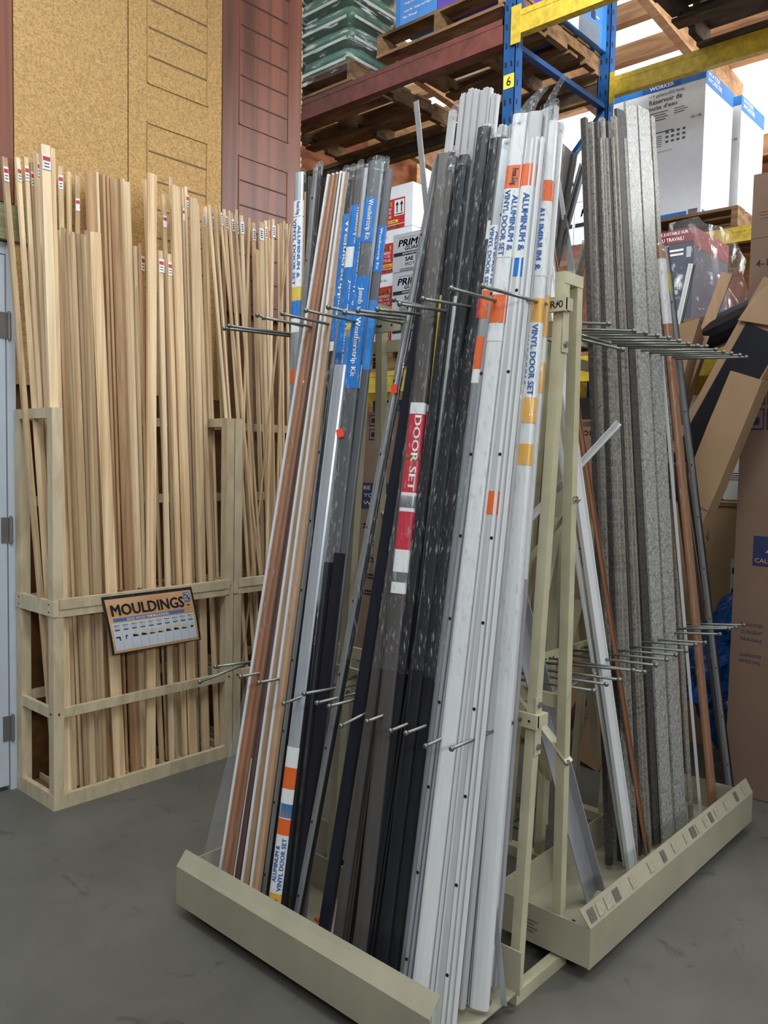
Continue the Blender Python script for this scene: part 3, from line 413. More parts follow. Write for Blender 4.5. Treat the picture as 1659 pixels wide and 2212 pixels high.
# translucent daylight panels above the far wall: they are lit from outside
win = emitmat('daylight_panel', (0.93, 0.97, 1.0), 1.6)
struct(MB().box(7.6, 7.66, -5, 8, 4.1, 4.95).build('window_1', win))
for k in range(9):
    y = -4.5+k*1.35
    struct(MB().box(7.45, 7.59, y, y+0.12, 0.0, 4.95).build('trim_%d' % (k+1), JOIST))
struct(MB().box(7.47, 7.59, -5, 8, 4.0, 4.18).build('trim_10', JOIST))
# corrugated roof
def rz(x): return 5.85-0.085*(x+4)
def roof():
    mb = MB(); n = 190; x0, x1 = -4, 9
    for k in range(n):
        ya = -5+13*k/n; yb = -5+13*(k+1)/n; da = 0.035*(k % 2); db = 0.035*((k+1) % 2)
        mb.add([(x0, ya, rz(x0)+da), (x1, ya, rz(x1)+da), (x1, yb, rz(x1)+db), (x0, yb, rz(x0)+db)], [(0, 1, 2, 3)])
    return mb
ROOF = plain('roof_fibreglass', (206, 218, 222), 0.45, 0.0, 0.08)
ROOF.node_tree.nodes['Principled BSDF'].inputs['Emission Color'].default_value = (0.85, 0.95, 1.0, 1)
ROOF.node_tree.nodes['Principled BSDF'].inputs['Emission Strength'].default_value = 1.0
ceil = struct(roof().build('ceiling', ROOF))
for k in range(10):
    x = 3.6+k*0.52; z = rz(x)
    MB().box(x, x+0.09, -5, 8, z-0.16, z-0.012).build('purlin', JOIST, ceil)
for k in range(9):
    y = -2.4+k*1.02
    mb = MB(); mb.hexa([(2.9, y, rz(2.9)-0.40), (8.6, y, rz(8.6)-0.40), (8.6, y+0.07, rz(8.6)-0.40), (2.9, y+0.07, rz(2.9)-0.40), (2.9, y, rz(2.9)-0.162), (8.6, y, rz(8.6)-0.162), (8.6, y+0.07, rz(8.6)-0.162), (2.9, y+0.07, rz(2.9)-0.162)])
    mb.build('rafter', JOIST, ceil)
for (y, dy) in ((2.2, 0.5), (3.6, -0.45), (4.6, 0.4), (1.0, -0.5)):
    MB().bar((7.3, y, 2.8), (7.2, y+dy, rz(7.2)-0.4), 0.09, 0.05, (0, 1, 0)).build('knee_brace', JOIST, ceil)
# door at the far left, its jamb and the lumber header above
DOORM = plain('door_white', (196, 206, 218), 0.4, 0.0, 0.04)
d = struct(MB().box(0.47, 1.408, 3.262, 3.31, 0.02, 2.11).build('door_1', DOORM))
for z in (0.253, 1.047, 1.842):
    h = MB(); h.cyl((1.421, 3.255, z-0.05), (1.421, 3.255, z+0.05), 0.008, 10); h.box(1.385, 1.419, 3.258, 3.263, z-0.05, z+0.05)
    h.cyl((1.421, 3.255, z-0.056), (1.421, 3.255, z-0.05), 0.005, 8); h.cyl((1.421, 3.255, z+0.05), (1.421, 3.255, z+0.056), 0.005, 8)
    h.build('door_hinge', BOLT, d)
struct(MB().box(1.413, 1.446, 3.258, 3.42, 0, 2.15).build('trim_20', DOORM))
struct(MB().box(0.42, 0.465, 3.258, 3.42, 0, 2.15).build('trim_21', DOORM))
struct(MB().box(0.42, 1.446, 3.265, 3.42, 2.115, 2.16).build('trim_22', DOORM))
HEADER = woodmat('treated_lumber', (104, 104, 70), (160, 158, 112), scale=(1.2, 20, 30), rnd=0.1)
struct(MB().box(-0.5, 1.60, 3.235, 3.30, 2.165, 2.30).build('trim_23', HEADER))

# sample garage door panels fixed to the wall
GOLD = flakemat('gold_stucco', (184, 148, 92), 0.42, 130, 0.36, 0.3, 0.5)
MAHOG = woodmat('mahogany_print', (88, 50, 40), (138, 84, 66), scale=(14, 14, 0.5), rnd=0.0, rough=0.42, nscale=1.0)
FOAM = flakemat('yellow_foam', (214, 196, 140), 0.2, 60, 0.9, 0, 0.6)
def door_sample(name, label, x0, x1, z0, z1, m, grooves, foam=False):
    t = thing(name, label, 'door panel', ((x0+x1)/2, 3.29, z0), None)
    MB().box(x0, x1, 3.255, 3.295, z0, z1).build('panel_skin', m, t)
    for gx0, gx1, ga, gb, lines in grooves:
        fr = MB()
        for (a0, a1, b0, b1) in ((gx0, gx0+0.008, ga, gb), (gx1-0.008, gx1, ga, gb), (gx0, gx1, ga, ga+0.008), (gx0, gx1, gb-0.008, gb)):
            fr.hexa([(a0, 3.2553, b0), (a1, 3.2553, b0), (a1, 3.2553, b1), (a0, 3.2553, b1), (a0+0.002, 3.250, b0+0.002), (a1-0.002, 3.250, b0+0.002), (a1-0.002, 3.250, b1-0.002), (a0+0.002, 3.250, b1-0.002)])
        fr.build('embossed_frame', m, t)
        for k in range(lines):
            z = ga+(gb-ga)*(k+1)/(lines+1)
            MB().box(gx0+0.008, gx1-0.008, 3.2535, 3.2552, z-0.0035, z+0.0035).build('embossed_line', plain(m.name+'_groove', (112, 84, 46) if m is GOLD else (66, 36, 30), 0.6), t)
    if foam:
        random.seed(3); f = MB(); z = z0
        while z < z1:
            s = random.uniform(0.015, 0.035); f.ball((x1+0.002, 3.276, z), s*0.62, 7, 5); z += s*0.9
        f.build('foam_edge', FOAM, t, smooth=True)
    return t
door_sample('door_panel', 'plain gold stucco door panel left of the embossed gold one', 1.447, 1.931, 1.62, 4.3, GOLD, [])
door_sample('door_panel', 'gold stucco door panel with embossed raised rectangles', 1.936, 2.421, 1.62, 4.3, GOLD, [(2.023, 2.343, 2.07, 2.80, 5), (2.023, 2.343, 2.96, 3.68, 5)])
door_sample('door_panel', 'mahogany brown door panel with embossed frames and foam edge', 2.426, 2.918, 2.05, 4.3, MAHOG, [(2.52, 2.835, 2.10, 2.80, 5), (2.52, 2.835, 2.94, 3.64, 5)], True)
door_sample('door_panel', 'mahogany brown door panel sliver at the far left edge', 0.9, 1.442, 2.31, 4.3, MAHOG, [])

# ------------------------------------------------------------------ wooden moulding racks
def wood_rack(label, x0, x1, leftpost=True):
    t = thing('moulding_rack', label, 'rack', (x0, 2.94, 0))
    y0, y1, p = 2.94, 3.25, 0.040
    for (xx, yy, nm) in ((x0, y0, 'post'), (x1-p, y0, 'post'), (x0, y1-p, 'post'), (x1-p, y1-p, 'post')):
        MB().box(xx, xx+p, yy, yy+p, 0.0, 1.52).build('post', FRAME_WOOD, t)
    for xx in (x0, x1-p):
        MB().box(xx, xx+p, y0+p, y1-p, 1.482, 1.52).build('side_rail', FRAME_WOOD, t)
        MB().box(xx-0.003, xx+0.018, y0-0.004, y1, 0.742, 0.80).build('side_rail', FRAME_WOOD, t)
        MB().box(xx+0.002, xx+0.018, y0+p, y1-p, 0.35, 0.39).build('side_rail', FRAME_WOOD, t)
        MB().box(xx-0.001, xx+0.02, y0+0.002, y1, 0.0, 0.058).build('side_rail', FRAME_WOOD, t)
    MB().box(x0+0.022, x1-0.022, y0-0.006, y0+0.016, 0.768, 0.806).build('front_rail', FRAME_WOOD, t)
    MB().box(x0+0.022, x1-0.022, y0-0.002, y0+0.018, 0.738, 0.767).build('front_rail', FRAME_WOOD, t)
    MB().box(x0+p, x1-p, y0, y0+0.018, 0.352, 0.388).build('front_rail', FRAME_WOOD, t)
    MB().box(x0+p, x1-p, y0-0.001, y0+0.02, 0.0, 0.055).build('front_rail', FRAME_WOOD, t)
    for z in (0.36, 0.75, 1.14, 1.48): MB().box(x0+p, x1-p, y1-0.02, y1, z, z+0.038).build('back_rail', FRAME_WOOD, t)
    MB().box(x0+p*0.6, x1-p*0.6, y0+0.02, y1-0.02, 0.012, 0.028).build('base_board', plain('base_ply', (120, 86, 58), 0.8), t)
    n = max(3, int(round((x1-x0)/0.083)))
    for k in range(1, n):
        xx = x0+(x1-x0)*k/n
        MB().box(xx-0.004, xx+0.004, y0+0.017, y1-0.02, 0.76, 0.80).build('divider', woodmat('divider_ply', (160, 112, 84), (200, 158, 122), scale=(4, 20, 4)), t)
        MB().box(xx-0.004, xx+0.004, y0+0.021, y1-0.02, 0.0285, 0.05).build('divider', FRAME_WOOD, t)
    scr = MB()
    for (xx, zz) in ((x0+0.02, 0.37), (x1-0.02, 0.37), (x1-0.02, 0.78)): scr.cyl((xx, y0-0.004, zz), (xx, y0+0.001, zz), 0.0035, 6)
    for (yy, zz) in ((y0+0.03, 0.785), (y0+0.03, 0.757), (y1-0.03, 0.785), (y1-0.03, 0.757), (y0+0.02, 0.37)): scr.cyl((x0-0.004, yy, zz), (x0+0.001, yy, zz), 0.0035, 6)
    scr.build('screw_heads', DARKHOLE, t)['kind'] = 'stuff'
    return t
wood_rack('pale lumber moulding rack next to the white door', 1.437, 2.268)
wood_rack('pale lumber moulding rack behind the steel rack, right of the first', 2.274, 3.02)

# ------------------------------------------------------------------ profiles for long strips
def sg(v, e): return math.copysign(abs(v)**e, v)
def profile(kind, w, d):
    a = w/2
    if kind == 'flat': return [(-a, -d/2), (a, -d/2), (a, d/2), (-a, d/2)]
    if kind == 'tube': return [(a*sg(math.cos(t), 0.6), d/2*sg(math.sin(t), 0.6)) for t in [2*math.pi*(i+0.5)/14 for i in range(14)]]
    if kind == 'dowel': return [(a*math.cos(t), d/2*math.sin(t)) for t in [2*math.pi*i/10 for i in range(10)]]
    if kind == 'quarter': return [(-a, -d/2)]+[(-a+w*math.cos(t), -d/2+d*math.sin(t)) for t in [math.pi/2*i/5 for i in range(6)]]
    if kind == 'casing': return [(-a, -d/2), (a, -d/2), (a, d*0.0), (a*0.86, d*0.32), (a*0.55, d*0.22), (a*0.50, d*0.40), (-a*0.2, d*0.48), (-a*0.72, d*0.5), (-a*0.76, d*0.30), (-a*0.84, d*0.5), (-a, d*0.44)]
    if kind == 'crown': return [(-a, -d*0.5), (a, d*0.6), (a, d*1.1), (a*0.86, d*1.15), (a*0.6, d*0.55), (0, d*0.12), (-a*0.62, d*0.0), (-a*0.8, d*0.25), (-a, d*0.2)]
    if kind == 'angle': return [(-a, -d/2), (a, -d/2), (a, d/2), (a-0.003, d/2), (a-0.003, -d/2+0.003), (-a, -d/2+0.003)]
    if kind == 'corr':
        e = d/2
        return [(-a, -e), (a, -e), (a, e*0.6), (a*0.74, e*0.6), (a*0.70, -e*0.2), (a*0.42, -e*0.2), (a*0.38, e), (a*0.05, e), (a*0.0, e*0.1), (-a*0.3, e*0.1), (-a*0.34, e*0.8), (-a*0.8, e*0.8), (-a*0.84, e*0.2), (-a, e*0.2)]
    if kind == 'chan':
        e = d/2
        return [(-a, -e), (a, -e), (a, e*0.2), (a*0.62, e*0.2), (a*0.62, e), (-a*0.25, e), (-a*0.25, -e*0.1), (-a, -e*0.1)]
    if kind == 'plate': return [(-a, -d/2), (a*0.35, -d/2), (a*0.35, d/2), (-a*0.08, d/2), (-a*0.12, d*0.9), (-a*0.22, d*0.9), (-a*0.26, d/2), (-a, d/2)]
    if kind == 'bulb': return [(a*0.36+a*0.30+a*0.32*math.cos(t), d*0.2+a*0.34*math.sin(t)) for t in [2*math.pi*i/8 for i in range(8)]]
    if kind == 'edge': return [(-a, -d/2), (-a*0.42, -d/2), (-a*0.42, d/2), (-a*0.7, d*0.6), (-a, d/2)]
    if kind == 'face': return [(-a*0.42, -d*0.5), (a*0.98, -d*0.5), (a*0.98, d*0.2), (a*0.6, d*0.42), (0, d*0.45), (-a*0.42, d*0.3)]
    if kind == 'platew': return [(-a, -d/2), (a, -d/2), (a, d/2), (a*0.8, d/2), (a*0.7, d*0.15), (a*0.1, d*0.15), (0, d/2), (-a, d/2)]
def frame(P0, P1, side):
    P0 = Vector(P0); P1 = Vector(P1); D = (P1-P0).normalized()
    V = {'x': Vector((-1, 0, 0)), 'y': Vector((0, -1, 0))}[side]
    U = V.cross(D).normalized() if False else D.cross(V).normalized()
    V = U.cross(D).normalized()
    if V.dot({'x': Vector((-1, 0, 0)), 'y': Vector((0, -1, 0))}[side]) < 0: V = -V
    want = Vector((0, -1, 0)) if side == 'x' else Vector((1, 0, 0))
    if U.dot(want) < 0: U = -U
    return P0, P1, D, U, V
def wound(mb, prof_n, *a): return mb
def wooden(desc, prof, P0, P1, w, d, tagk, label, group):
    P0, P1, D, U, V = frame(P0, P1, 'y')
    m = PINE_WARM if desc in ('crown', 'stop') and random.random() < 0.5 else random.choice([PINE, PINE, PINE_PALE])
    nm = {'dowel': 'wooden_dowel', 'quarter round': 'quarter_round_moulding', 'half round': 'half_round_moulding', 'crown': 'crown_moulding', 'casing': 'door_casing', 'board': 'pine_board'}.get(desc, 'wood_moulding')
    tw = random.uniform(-0.75, 0.3); c, s = math.cos(tw), math.sin(tw)
    if desc in ('board', 'casing', 'flat trim') : c, s = math.cos(tw*0.4), math.sin(tw*0.4)
    U2 = U*c+V*s; V2 = V*c-U*s
    o = MB().prism(profile(prof, w, d), P0, P1, U2, V2).build(nm, m, loc=P0); tag(o, label, 'moulding', group)
    if tagk:
        h = {1: 0.055, 2: 0.05, 3: 0.06, 4: 0.055, 5: 0.03}[tagk]; e = d*0.62 if prof in ('flat', 'casing') else d*0.66
        if prof == 'crown': e = d*1.2
        top = P1-D*{1: 0.035, 2: 0.09, 3: 0.05, 4: 0.03, 5: 0.05}[tagk]; ww = w*0.47
        if tagk == 5: patch(o, top+V2*e, U2, -D, -ww, ww, 0, h, LABELS['red'], 'red_price_dot')
        else:
            st = patch(o, top+V2*e, U2, D, -ww, ww, -h, 0, LABELS['paper'], 'price_tag')
            if tagk in (1, 2, 3): patch(st, top+V2*(e+0.0009), U2, D, -ww*0.86, ww*0.86, -h*0.42, -h*0.16, INKRED, 'red_print')
            else:
                for q in range(4): patch(st, top+V2*(e+0.0009), U2, D, -ww*0.5, ww*0.5, -h*(0.2+0.18*q)-h*0.08, -h*(0.2+0.18*q), INKNAVY, 'blue_print')
            if tagk in (1, 3):
                for q in range(2): patch(st, top+V2*(e+0.0009), U2, D, -ww*0.6, ww*0.6, -h*(0.58+0.2*q)-h*0.05, -h*(0.58+0.2*q), INK, 'black_print')
    return o
def ordinal(n): return ['first', 'second', 'third', 'fourth', 'fifth', 'sixth', 'seventh', 'eighth', 'ninth', 'tenth', 'eleventh', 'twelfth', 'thirteenth', 'fourteenth', 'fifteenth', 'sixteenth', 'seventeenth', 'eighteenth', 'nineteenth', 'twentieth', 'twenty-first', 'twenty-second', 'twenty-third', 'twenty-fourth', 'twenty-fifth', 'twenty-sixth', 'twenty-seventh', 'twenty-eighth', 'twenty-ninth', 'thirtieth', 'thirty-first', 'thirty-second', 'thirty-third', 'thirty-fourth', 'thirty-fifth', 'thirty-sixth', 'thirty-seventh', 'thirty-eighth', 'thirty-ninth', 'fortieth', 'forty-first', 'forty-second'][n]
TAGTXT = {0: '', 1: ' with red and white price tag', 2: ' with low red tag', 3: ' with red square sticker', 4: ' with white price tag', 5: ' with red price dot'}
for tab, where, grp in ((FIRST_BIN_MOULDINGS, 'in the rack by the door', 'pine mouldings in the rack by the door'), (SECOND_BIN_MOULDINGS, 'below the mahogany panel', 'pine mouldings below the mahogany panel')):
    order = sorted(range(len(tab)), key=lambda i: tab[i][3][0])
    for i, (desc, prof, P0, P1, wd, dp, tg) in enumerate(tab):
        size = 'tall' if P1[2] > 2.3 else 'short'
        wide = 'wide' if wd >= 0.03 else ('slim' if wd <= 0.012 else 'medium')
        if desc == 'crown': desc_t = 'concave crown moulding'
        elif desc in ('dowel', 'half round', 'quarter round'): desc_t = desc+' moulding'
        else: desc_t = 'pine '+desc
        lab = '%s %s %s%s, %s top from left %s' % (size, wide, desc_t, TAGTXT[tg], ordinal(order.index(i)), where)
        wooden(desc, prof, P0, P1, wd, dp, tg, lab, grp)

# ------------------------------------------------------------------ strips in the steel racks
def sleeve_mesh(P0, D, U, V, L, w, d, l0, l1):
    mb = MB(); n = 8; k = 14; rows = []
    for j in range(k+1):
        t = l0+(l1-l0)*j/k; row = []
        for i in range(n):
            a = 2*math.pi*i/n; r = 1.0+random.uniform(-0.04, 0.12)
            row.append(P0+D*t+U*((w/2+0.004)*math.cos(a)*r)+V*((d/2+0.004)*math.sin(a)*r))
        rows.append(row)
    mb.add([p for r in rows for p in r], [(j*n+i, j*n+(i+1) % n, (j+1)*n+(i+1) % n, (j+1)*n+i) for j in range(k) for i in range(n)])
    return mb
def strip(label, prof, col, P0, P1, w, d, opt, side, group):
    P0, P1, D, U, V = frame(P0, P1, side); L = (P1-P0).length
    kinds = {'tube': 'sleeved_door_set', 'two': 'door_bottom_strip', 'stop': 'door_strip', 'corr': 'vinyl_channel', 'chan': 'vinyl_channel', 'angle': 'corner_strip', 'flat': 'flat_strip', 'stopw': 'drilled_strip'}
    nm = kinds[prof]
    if col.startswith('granite'): nm = 'granite_flashing'
    m = COLOURS[col]; tw = random.uniform(-0.25, 0.25) if prof in ('tube', 'flat', 'corr') and not opt.get('bands') else (-0.4 if prof == 'tube' and side == 'x' else 0.0)
    if col == 'granite2': tw = 0.1
    c, s = math.cos(tw), math.sin(tw); U, V = U*c+V*s, V*c-U*s
    base = {'two': 'edge', 'stop': 'plate', 'stopw': 'platew'}.get(prof, prof)
    o = MB().prism(profile(base, w, d), P0, P1, U, V).build(nm, COLOURS['white'] if prof == 'two' else m, loc=P0)
    tag(o, label, 'strip', group)
    if prof == 'two': MB().prism(profile('face', w, d), P0+D*0.002, P1-D*0.004, U, V).build('coloured_face', m, o)
    if prof == 'stop': MB().prism(profile('bulb', w, d), P0+D*0.001, P1-D*0.003, U, V).build('vinyl_gasket', COLOURS['dark'], o, smooth=True)
    if opt.get('holes'):
        h = MB(); t = 0.12
        a = -w*0.30 if prof == 'stop' else (0.0 if prof != 'corr' else -w*0.29)
        e = d*0.5 if prof in ('stop', 'flat') else (d*0.16 if prof == 'stopw' else d*0.4)
        while t < L-0.05:
            q = P0+D*t+U*a+V*e; h.cyl(q-V*0.001, q+V*0.0008, 0.0042, 7); t += 0.20
        h.build('screw_holes', DARKHOLE, o)['kind'] = 'stuff'
    for (t0, t1, colr, texts) in opt.get('bands', []):
        t0, t1 = max(t0, 0.004), min(t1, L-0.004)
        if prof == 'tube': pr = [(w/2*1.03*sg(math.cos(a), 0.6), d/2*1.06*sg(math.sin(a), 0.6)) for a in [math.pi*2*(i+0.5)/20 for i in range(20)]]
        else: pr = [(-w*0.5, -d*0.52), (w*0.5, -d*0.52), (w*0.5, d*0.56), (-w*0.5, d*0.56)]
        lb = MB().prism(pr, P0+D*t0, P0+D*t1, U, V).build('packaging_label', LABELS[colr], o)
        colour = {'paper': INKBLUE, 'redlab': INKWHITE, 'bluelab': INKWHITE, 'orange': INK, 'amber': INK}.get(colr, INK)
        for (s_, frac, off, dirn) in texts:
            ln = (t1-t0)*frac
            hgt = w*(0.30 if len([1 for x in texts]) > 1 else 0.42)
            X = D*dirn; Y = -U*dirn
            vs, fs, W, H = text2d(s_, 0.03)
            ctr = P0+D*((t0+t1)/2)+U*(-off*w if dirn > 0 else off*w)
            def fn(a, b, ctr=ctr, X=X, Y=Y, ln=ln, hgt=hgt):
                p = ctr+X*(a-ln/2)+Y*(b-hgt/2)
                u = (p-P0).dot(U); x = max(-0.985, min(0.985, u/(w/2*1.03)))
                vv = d/2*1.06*(1-abs(x)**3.33)**0.3+0.0011 if prof == 'tube' else d*0.56+0.0009
                return P0+D*((p-P0).dot(D))+U*u+V*vv
            lettering(lb, s_, (0, 0, 0), (1, 0, 0), (0, 1, 0), ln, hgt, colour, 0.03, fn=fn)
    if opt.get('tag'):
        t, c_ = opt['tag']; q = P0+D*t; patch(o, q+V*(d*0.9), (U+D*0.3).normalized(), (D-U*0.3).normalized(), -0.010, 0.010, -0.012, 0.012, LABELS[c_], 'red_price_dot')
    if opt.get('sleeve'): sleeve_mesh(P0, D, U, V, L, w*1.02, max(d, w*0.45), L*0.36 if side == 'x' else 0.1, L+0.01).build('clear_sleeve', FILM, o)
    cap = opt.get('cap')
    if cap:
        mb = MB(); n = 8; rows = []; hl = 0.10 if cap == 2 else 0.045
        for j in range(6):
            f = j/5.0; r = (1.0-0.25*f) if cap == 1 else (1.0-0.6*f)
            bend = U*(0.05*f*f) if cap == 2 else U*(0.006*f)
            for i in range(n):
                a = 2*math.pi*i/n; q = r*(1+random.uniform(-0.16, 0.16))
                rows.append(P1+D*(hl*f-0.03)+bend+U*(w/2+0.003)*math.cos(a)*q+V*(max(d, w*0.4)/2+0.003)*math.sin(a)*q)
        mb.add(rows, [(j*n+i, j*n+(i+1) % n, (j+1)*n+(i+1) % n, (j+1)*n+i) for j in range(5) for i in range(n)])
        mb.build('crumpled_bag_end', BAGEND, o)
    return o
for r in LEFT_RACK_STRIPS: strip(*r, 'x', 'door strips in the near steel rack')
for r in RIGHT_RACK_STRIPS: strip(*r, 'y', 'flashings in the right steel rack')

# ------------------------------------------------------------------ steel display racks
def peg(parent, base, tip):
    d = (Vector(tip)-Vector(base)).normalized()
    mb = MB().cyl(base, tip, 0.0042, 7); mb.ball(tip, 0.0072, 8, 5); return mb.build('peg', PEG, parent, smooth=True)
def rail_x(parent, a, b, holes, face):
    mb = MB().bar(a, b, 0.012, 0.036); r = mb.build('rail', TUBE, parent)
    A, B = Vector(a), Vector(b); D = (B-A).normalized(); F = Vector(face); h = MB()
    for k in range(holes):
        q = A+(B-A)*((k+0.5)/holes)+F*0.0065; h.cyl(q-F*0.001, q+F*0.0006, 0.0035, 6)
    h.build('rail_holes', DARKHOLE, r)['kind'] = 'stuff'; return r
t = thing('display_rack', 'near cream steel A-frame rack holding door sets and white strips', 'rack', (1.6, 1.5, 0))
# tray
tr = MB().box(1.350, 1.68, 1.045, 1.998, 0.045, 0.049).build('tray_floor', TRAY, t)
MB().hexa([(1.338, 1.045, 0.043), (1.350, 1.045, 0.043), (1.350, 2.0, 0.043), (1.345, 2.0, 0.043), (1.338, 1.045, 0.154), (1.347, 1.045, 0.154), (1.347, 2.0, 0.154), (1.345, 2.0, 0.154)]).build('tray_front', TRAY, t)
MB().hexa([(1.338, 1.045, 0.1545), (1.341, 1.045, 0.1545), (1.348, 2.0, 0.1545), (1.345, 2.0, 0.1545), (1.374, 1.045, 0.192), (1.377, 1.045, 0.190), (1.380, 2.0, 0.192), (1.377, 2.0, 0.194)]).build('tray_lip', TRAY, t)
MB().box(1.68, 1.684, 1.035, 2.0, 0.045, 0.155).build('tray_back', TRAY, t)
MB().box(1.35, 1.684, 1.998, 2.002, 0.045, 0.155).build('tray_end', TRAY, t)
patch(t, (1.348, 1.17, 0.160), (0, -1, 0), Vector((0.70, 0, 0.71)), 0, 0.03, 0.002, 0.036, plain('old_tape', (176, 164, 128), 0.5), 'old_tape_piece')
for y in (1.1, 1.9): MB().box(1.40, 1.66, y, y+0.04, 0.0, 0.0445).build('tray_foot', DARKHOLE, t)
MB().box(1.872, 2.18, 1.46, 1.96, 0.045, 0.049).build('rear_tray_floor', TRAY, t)
MB().box(1.868, 1.872, 1.46, 1.96, 0.045, 0.15).build('rear_tray_plate', TRAY, t)
MB().box(2.18, 2.184, 1.46, 1.96, 0.045, 0.15).build('rear_tray_plate', TRAY, t)
for y in (1.52, 1.86): MB().box(1.9, 2.15, y, y+0.04, 0.0, 0.0445).build('tray_foot', DARKHOLE, t)
# end frames
for Y in (1.07, 1.735):
    MB().box(1.70, 1.945, Y-0.0145, Y+0.0145, 0.0, 0.034).build('foot_bar', TUBE, t)
    MB().bar((1.716, Y, 0.036), (1.836, Y, 1.80), 0.026, 0.026, (0, 1, 0)).build('upright_tube', TUBE, t)
    MB().bar((1.922, Y, 0.036), (1.900, Y, 1.80), 0.026, 0.026, (0, 1, 0)).build('upright_tube', TUBE, t)
    MB().box(1.823, 1.913, Y-0.0145, Y+0.0145, 1.795, 1.824).build('top_cap', TUBE, t)
    for z, x in ((1.70, 1.845), (0.70, 1.775)):
        MB().box(x-0.030, x-0.002, Y-0.017, Y-0.0145, z-0.075, z+0.07).build('bracket_plate', TUBE, t)
        for s_ in (-0.055, 0.052): MB().cyl((x-0.016, Y-0.022, z+s_), (x-0.016, Y-0.017, z+s_), 0.008, 6).build('bolt', BOLT, t)
rail_x(t, (1.812, 1.045, 1.742), (1.812, 2.05, 1.742), 24, (-1, 0, 0)); rail_x(t, (1.742, 1.045, 0.712), (1.742, 2.07, 0.712), 24, (-1, 0, 0))
MB().box(1.812, 1.845, 1.045, 1.066, 1.727, 1.757).build('rail_bracket', TUBE, t); MB().box(1.742, 1.79, 1.045, 1.066, 0.697, 0.727).build('rail_bracket', TUBE, t)
lettering(t, '9R/0', (1.8055, 1.10, 1.732), (0, -1, 0), (0, 0, 1), 0.05, 0.018, INK)
for (y, z) in ((2.02, 1.731), (1.982, 1.736), (1.863, 1.754), (1.832, 1.744), (1.767, 1.747), (1.659, 1.746), (1.57, 1.745), (1.506, 1.725), (1.458, 1.725), (1.407, 1.721), (1.357, 1.739), (1.331, 1.726), (1.244, 1.73), (1.164, 1.744), (1.091, 1.738)):
    peg(t, (1.806, y, 1.742), (1.515, y+random.uniform(-0.012, 0.012), z))
for (y, z) in ((2.044, 0.669), (1.975, 0.73), (1.865, 0.723), (1.772, 0.722), (1.66, 0.685), (1.581, 0.729), (1.527, 0.715), (1.483, 0.716), (1.448, 0.675), (1.366, 0.707), (1.281, 0.702), (1.227, 0.708), (1.163, 0.692), (1.09, 0.705)):
    peg(t, (1.736, y, 0.712), (1.46, y+random.uniform(-0.01, 0.01), z))
rail_x(t, (1.915, 1.06, 1.70), (1.915, 2.0, 1.70), 20, (1, 0, 0)); rail_x(t, (1.918, 1.06, 0.72), (1.918, 2.0, 0.72), 20, (1, 0, 0))
for (y, z0, z1) in ((1.12, 1.70, 1.695), (1.23, 1.70, 1.69), (1.45, 1.70, 1.71), (1.6, 1.70, 1.70), (1.13, 0.72, 0.735), (1.3, 0.72, 0.74), (1.5, 0.72, 0.73)):
    peg(t, (1.921, y, z0), (2.19, y, z1))
for a, b in (((1.912, 1.05, 1.26), (1.912, 1.735, 0.42)), ((1.916, 1.05, 0.565), (1.916, 1.735, 1.20))):
    MB().bar(a, b, 0.004, 0.034, (1, 0, 0)).build('cross_brace', TUBE, t)
for q in ((1.912, 1.05, 1.26), (1.916, 1.05, 0.565), (1.912, 1.735, 0.42), (1.916, 1.735, 1.2)):
    MB().cyl((q[0]-0.004, q[1]+0.008, q[2]), (q[0]+0.008, q[1]+0.008, q[2]), 0.007, 6).build('bolt', BOLT, t)
    MB().cyl((q[0]-0.006, q[1]-0.001, q[2]), (q[0]-0.006, q[1]+0.006, q[2]), 0.008, 6).build('bolt', BOLT, t)
# right rack
t = thing('display_rack', 'right cream steel A-frame rack holding granite flashings', 'rack', (2.5, 1.2, 0))
MB().box(1.90, 3.13, 0.97, 1.262, 0.045, 0.049).build('tray_floor', TRAY, t)
MB().box(1.897, 3.135, 0.963, 0.969, 0.043, 0.152).build('tray_front', TRAY, t)
lip = MB().hexa([(1.897, 0.963, 0.1525), (3.135, 0.963, 0.1525), (3.135, 0.966, 0.1525), (1.897, 0.966, 0.1525), (1.885, 0.990, 0.199), (3.135, 0.990, 0.199), (3.135, 0.993, 0.197), (1.885, 0.993, 0.197)]).build('tray_lip', TRAY, t)
MB().box(1.897, 3.135, 1.262, 1.266, 0.045, 0.158).build('tray_back', TRAY, t)
MB().box(1.897, 1.901, 0.969, 1.262, 0.045, 0.152).build('tray_end', TRAY, t); MB().box(3.131, 3.135, 0.969, 1.262, 0.045, 0.152).build('tray_end', TRAY, t)
for x in (1.98, 3.0): MB().box(x, x+0.05, 1.0, 1.25, 0.0, 0.0445).build('tray_foot', DARKHOLE, t)
random.seed(11); LU = Vector((1, 0, 0)); LV = Vector((0, 0.5, 0.86)).normalized()
TAPE = plain('worn_tag', (166, 160, 140), 0.5, 0, 0.3, (60, 60, 60)); TAPED = plain('worn_tag_dark', (104, 98, 88), 0.6, 0, 0.4, (70, 70, 70))
for k, x in enumerate((1.91, 1.955, 2.0, 2.05, 2.15, 2.27, 2.36, 2.44, 2.53, 2.58, 2.63, 2.69, 2.74, 2.79, 2.88, 2.98, 3.06)):
    patch(lip, (x, 0.9655, 0.160), LU, LV, 0, random.uniform(0.022, 0.04), 0.002, 0.034, TAPE if k % 3 else TAPED, 'old_price_tag')
for q in ((2.06, 1.10, 0.0492), (2.22, 1.14, 0.0492), (2.5, 1.0, 0.0492)): MB().cyl(q, (q[0], q[1], q[2]+0.004), 0.007, 6).build('tray_bolt', DARKHOLE, t)
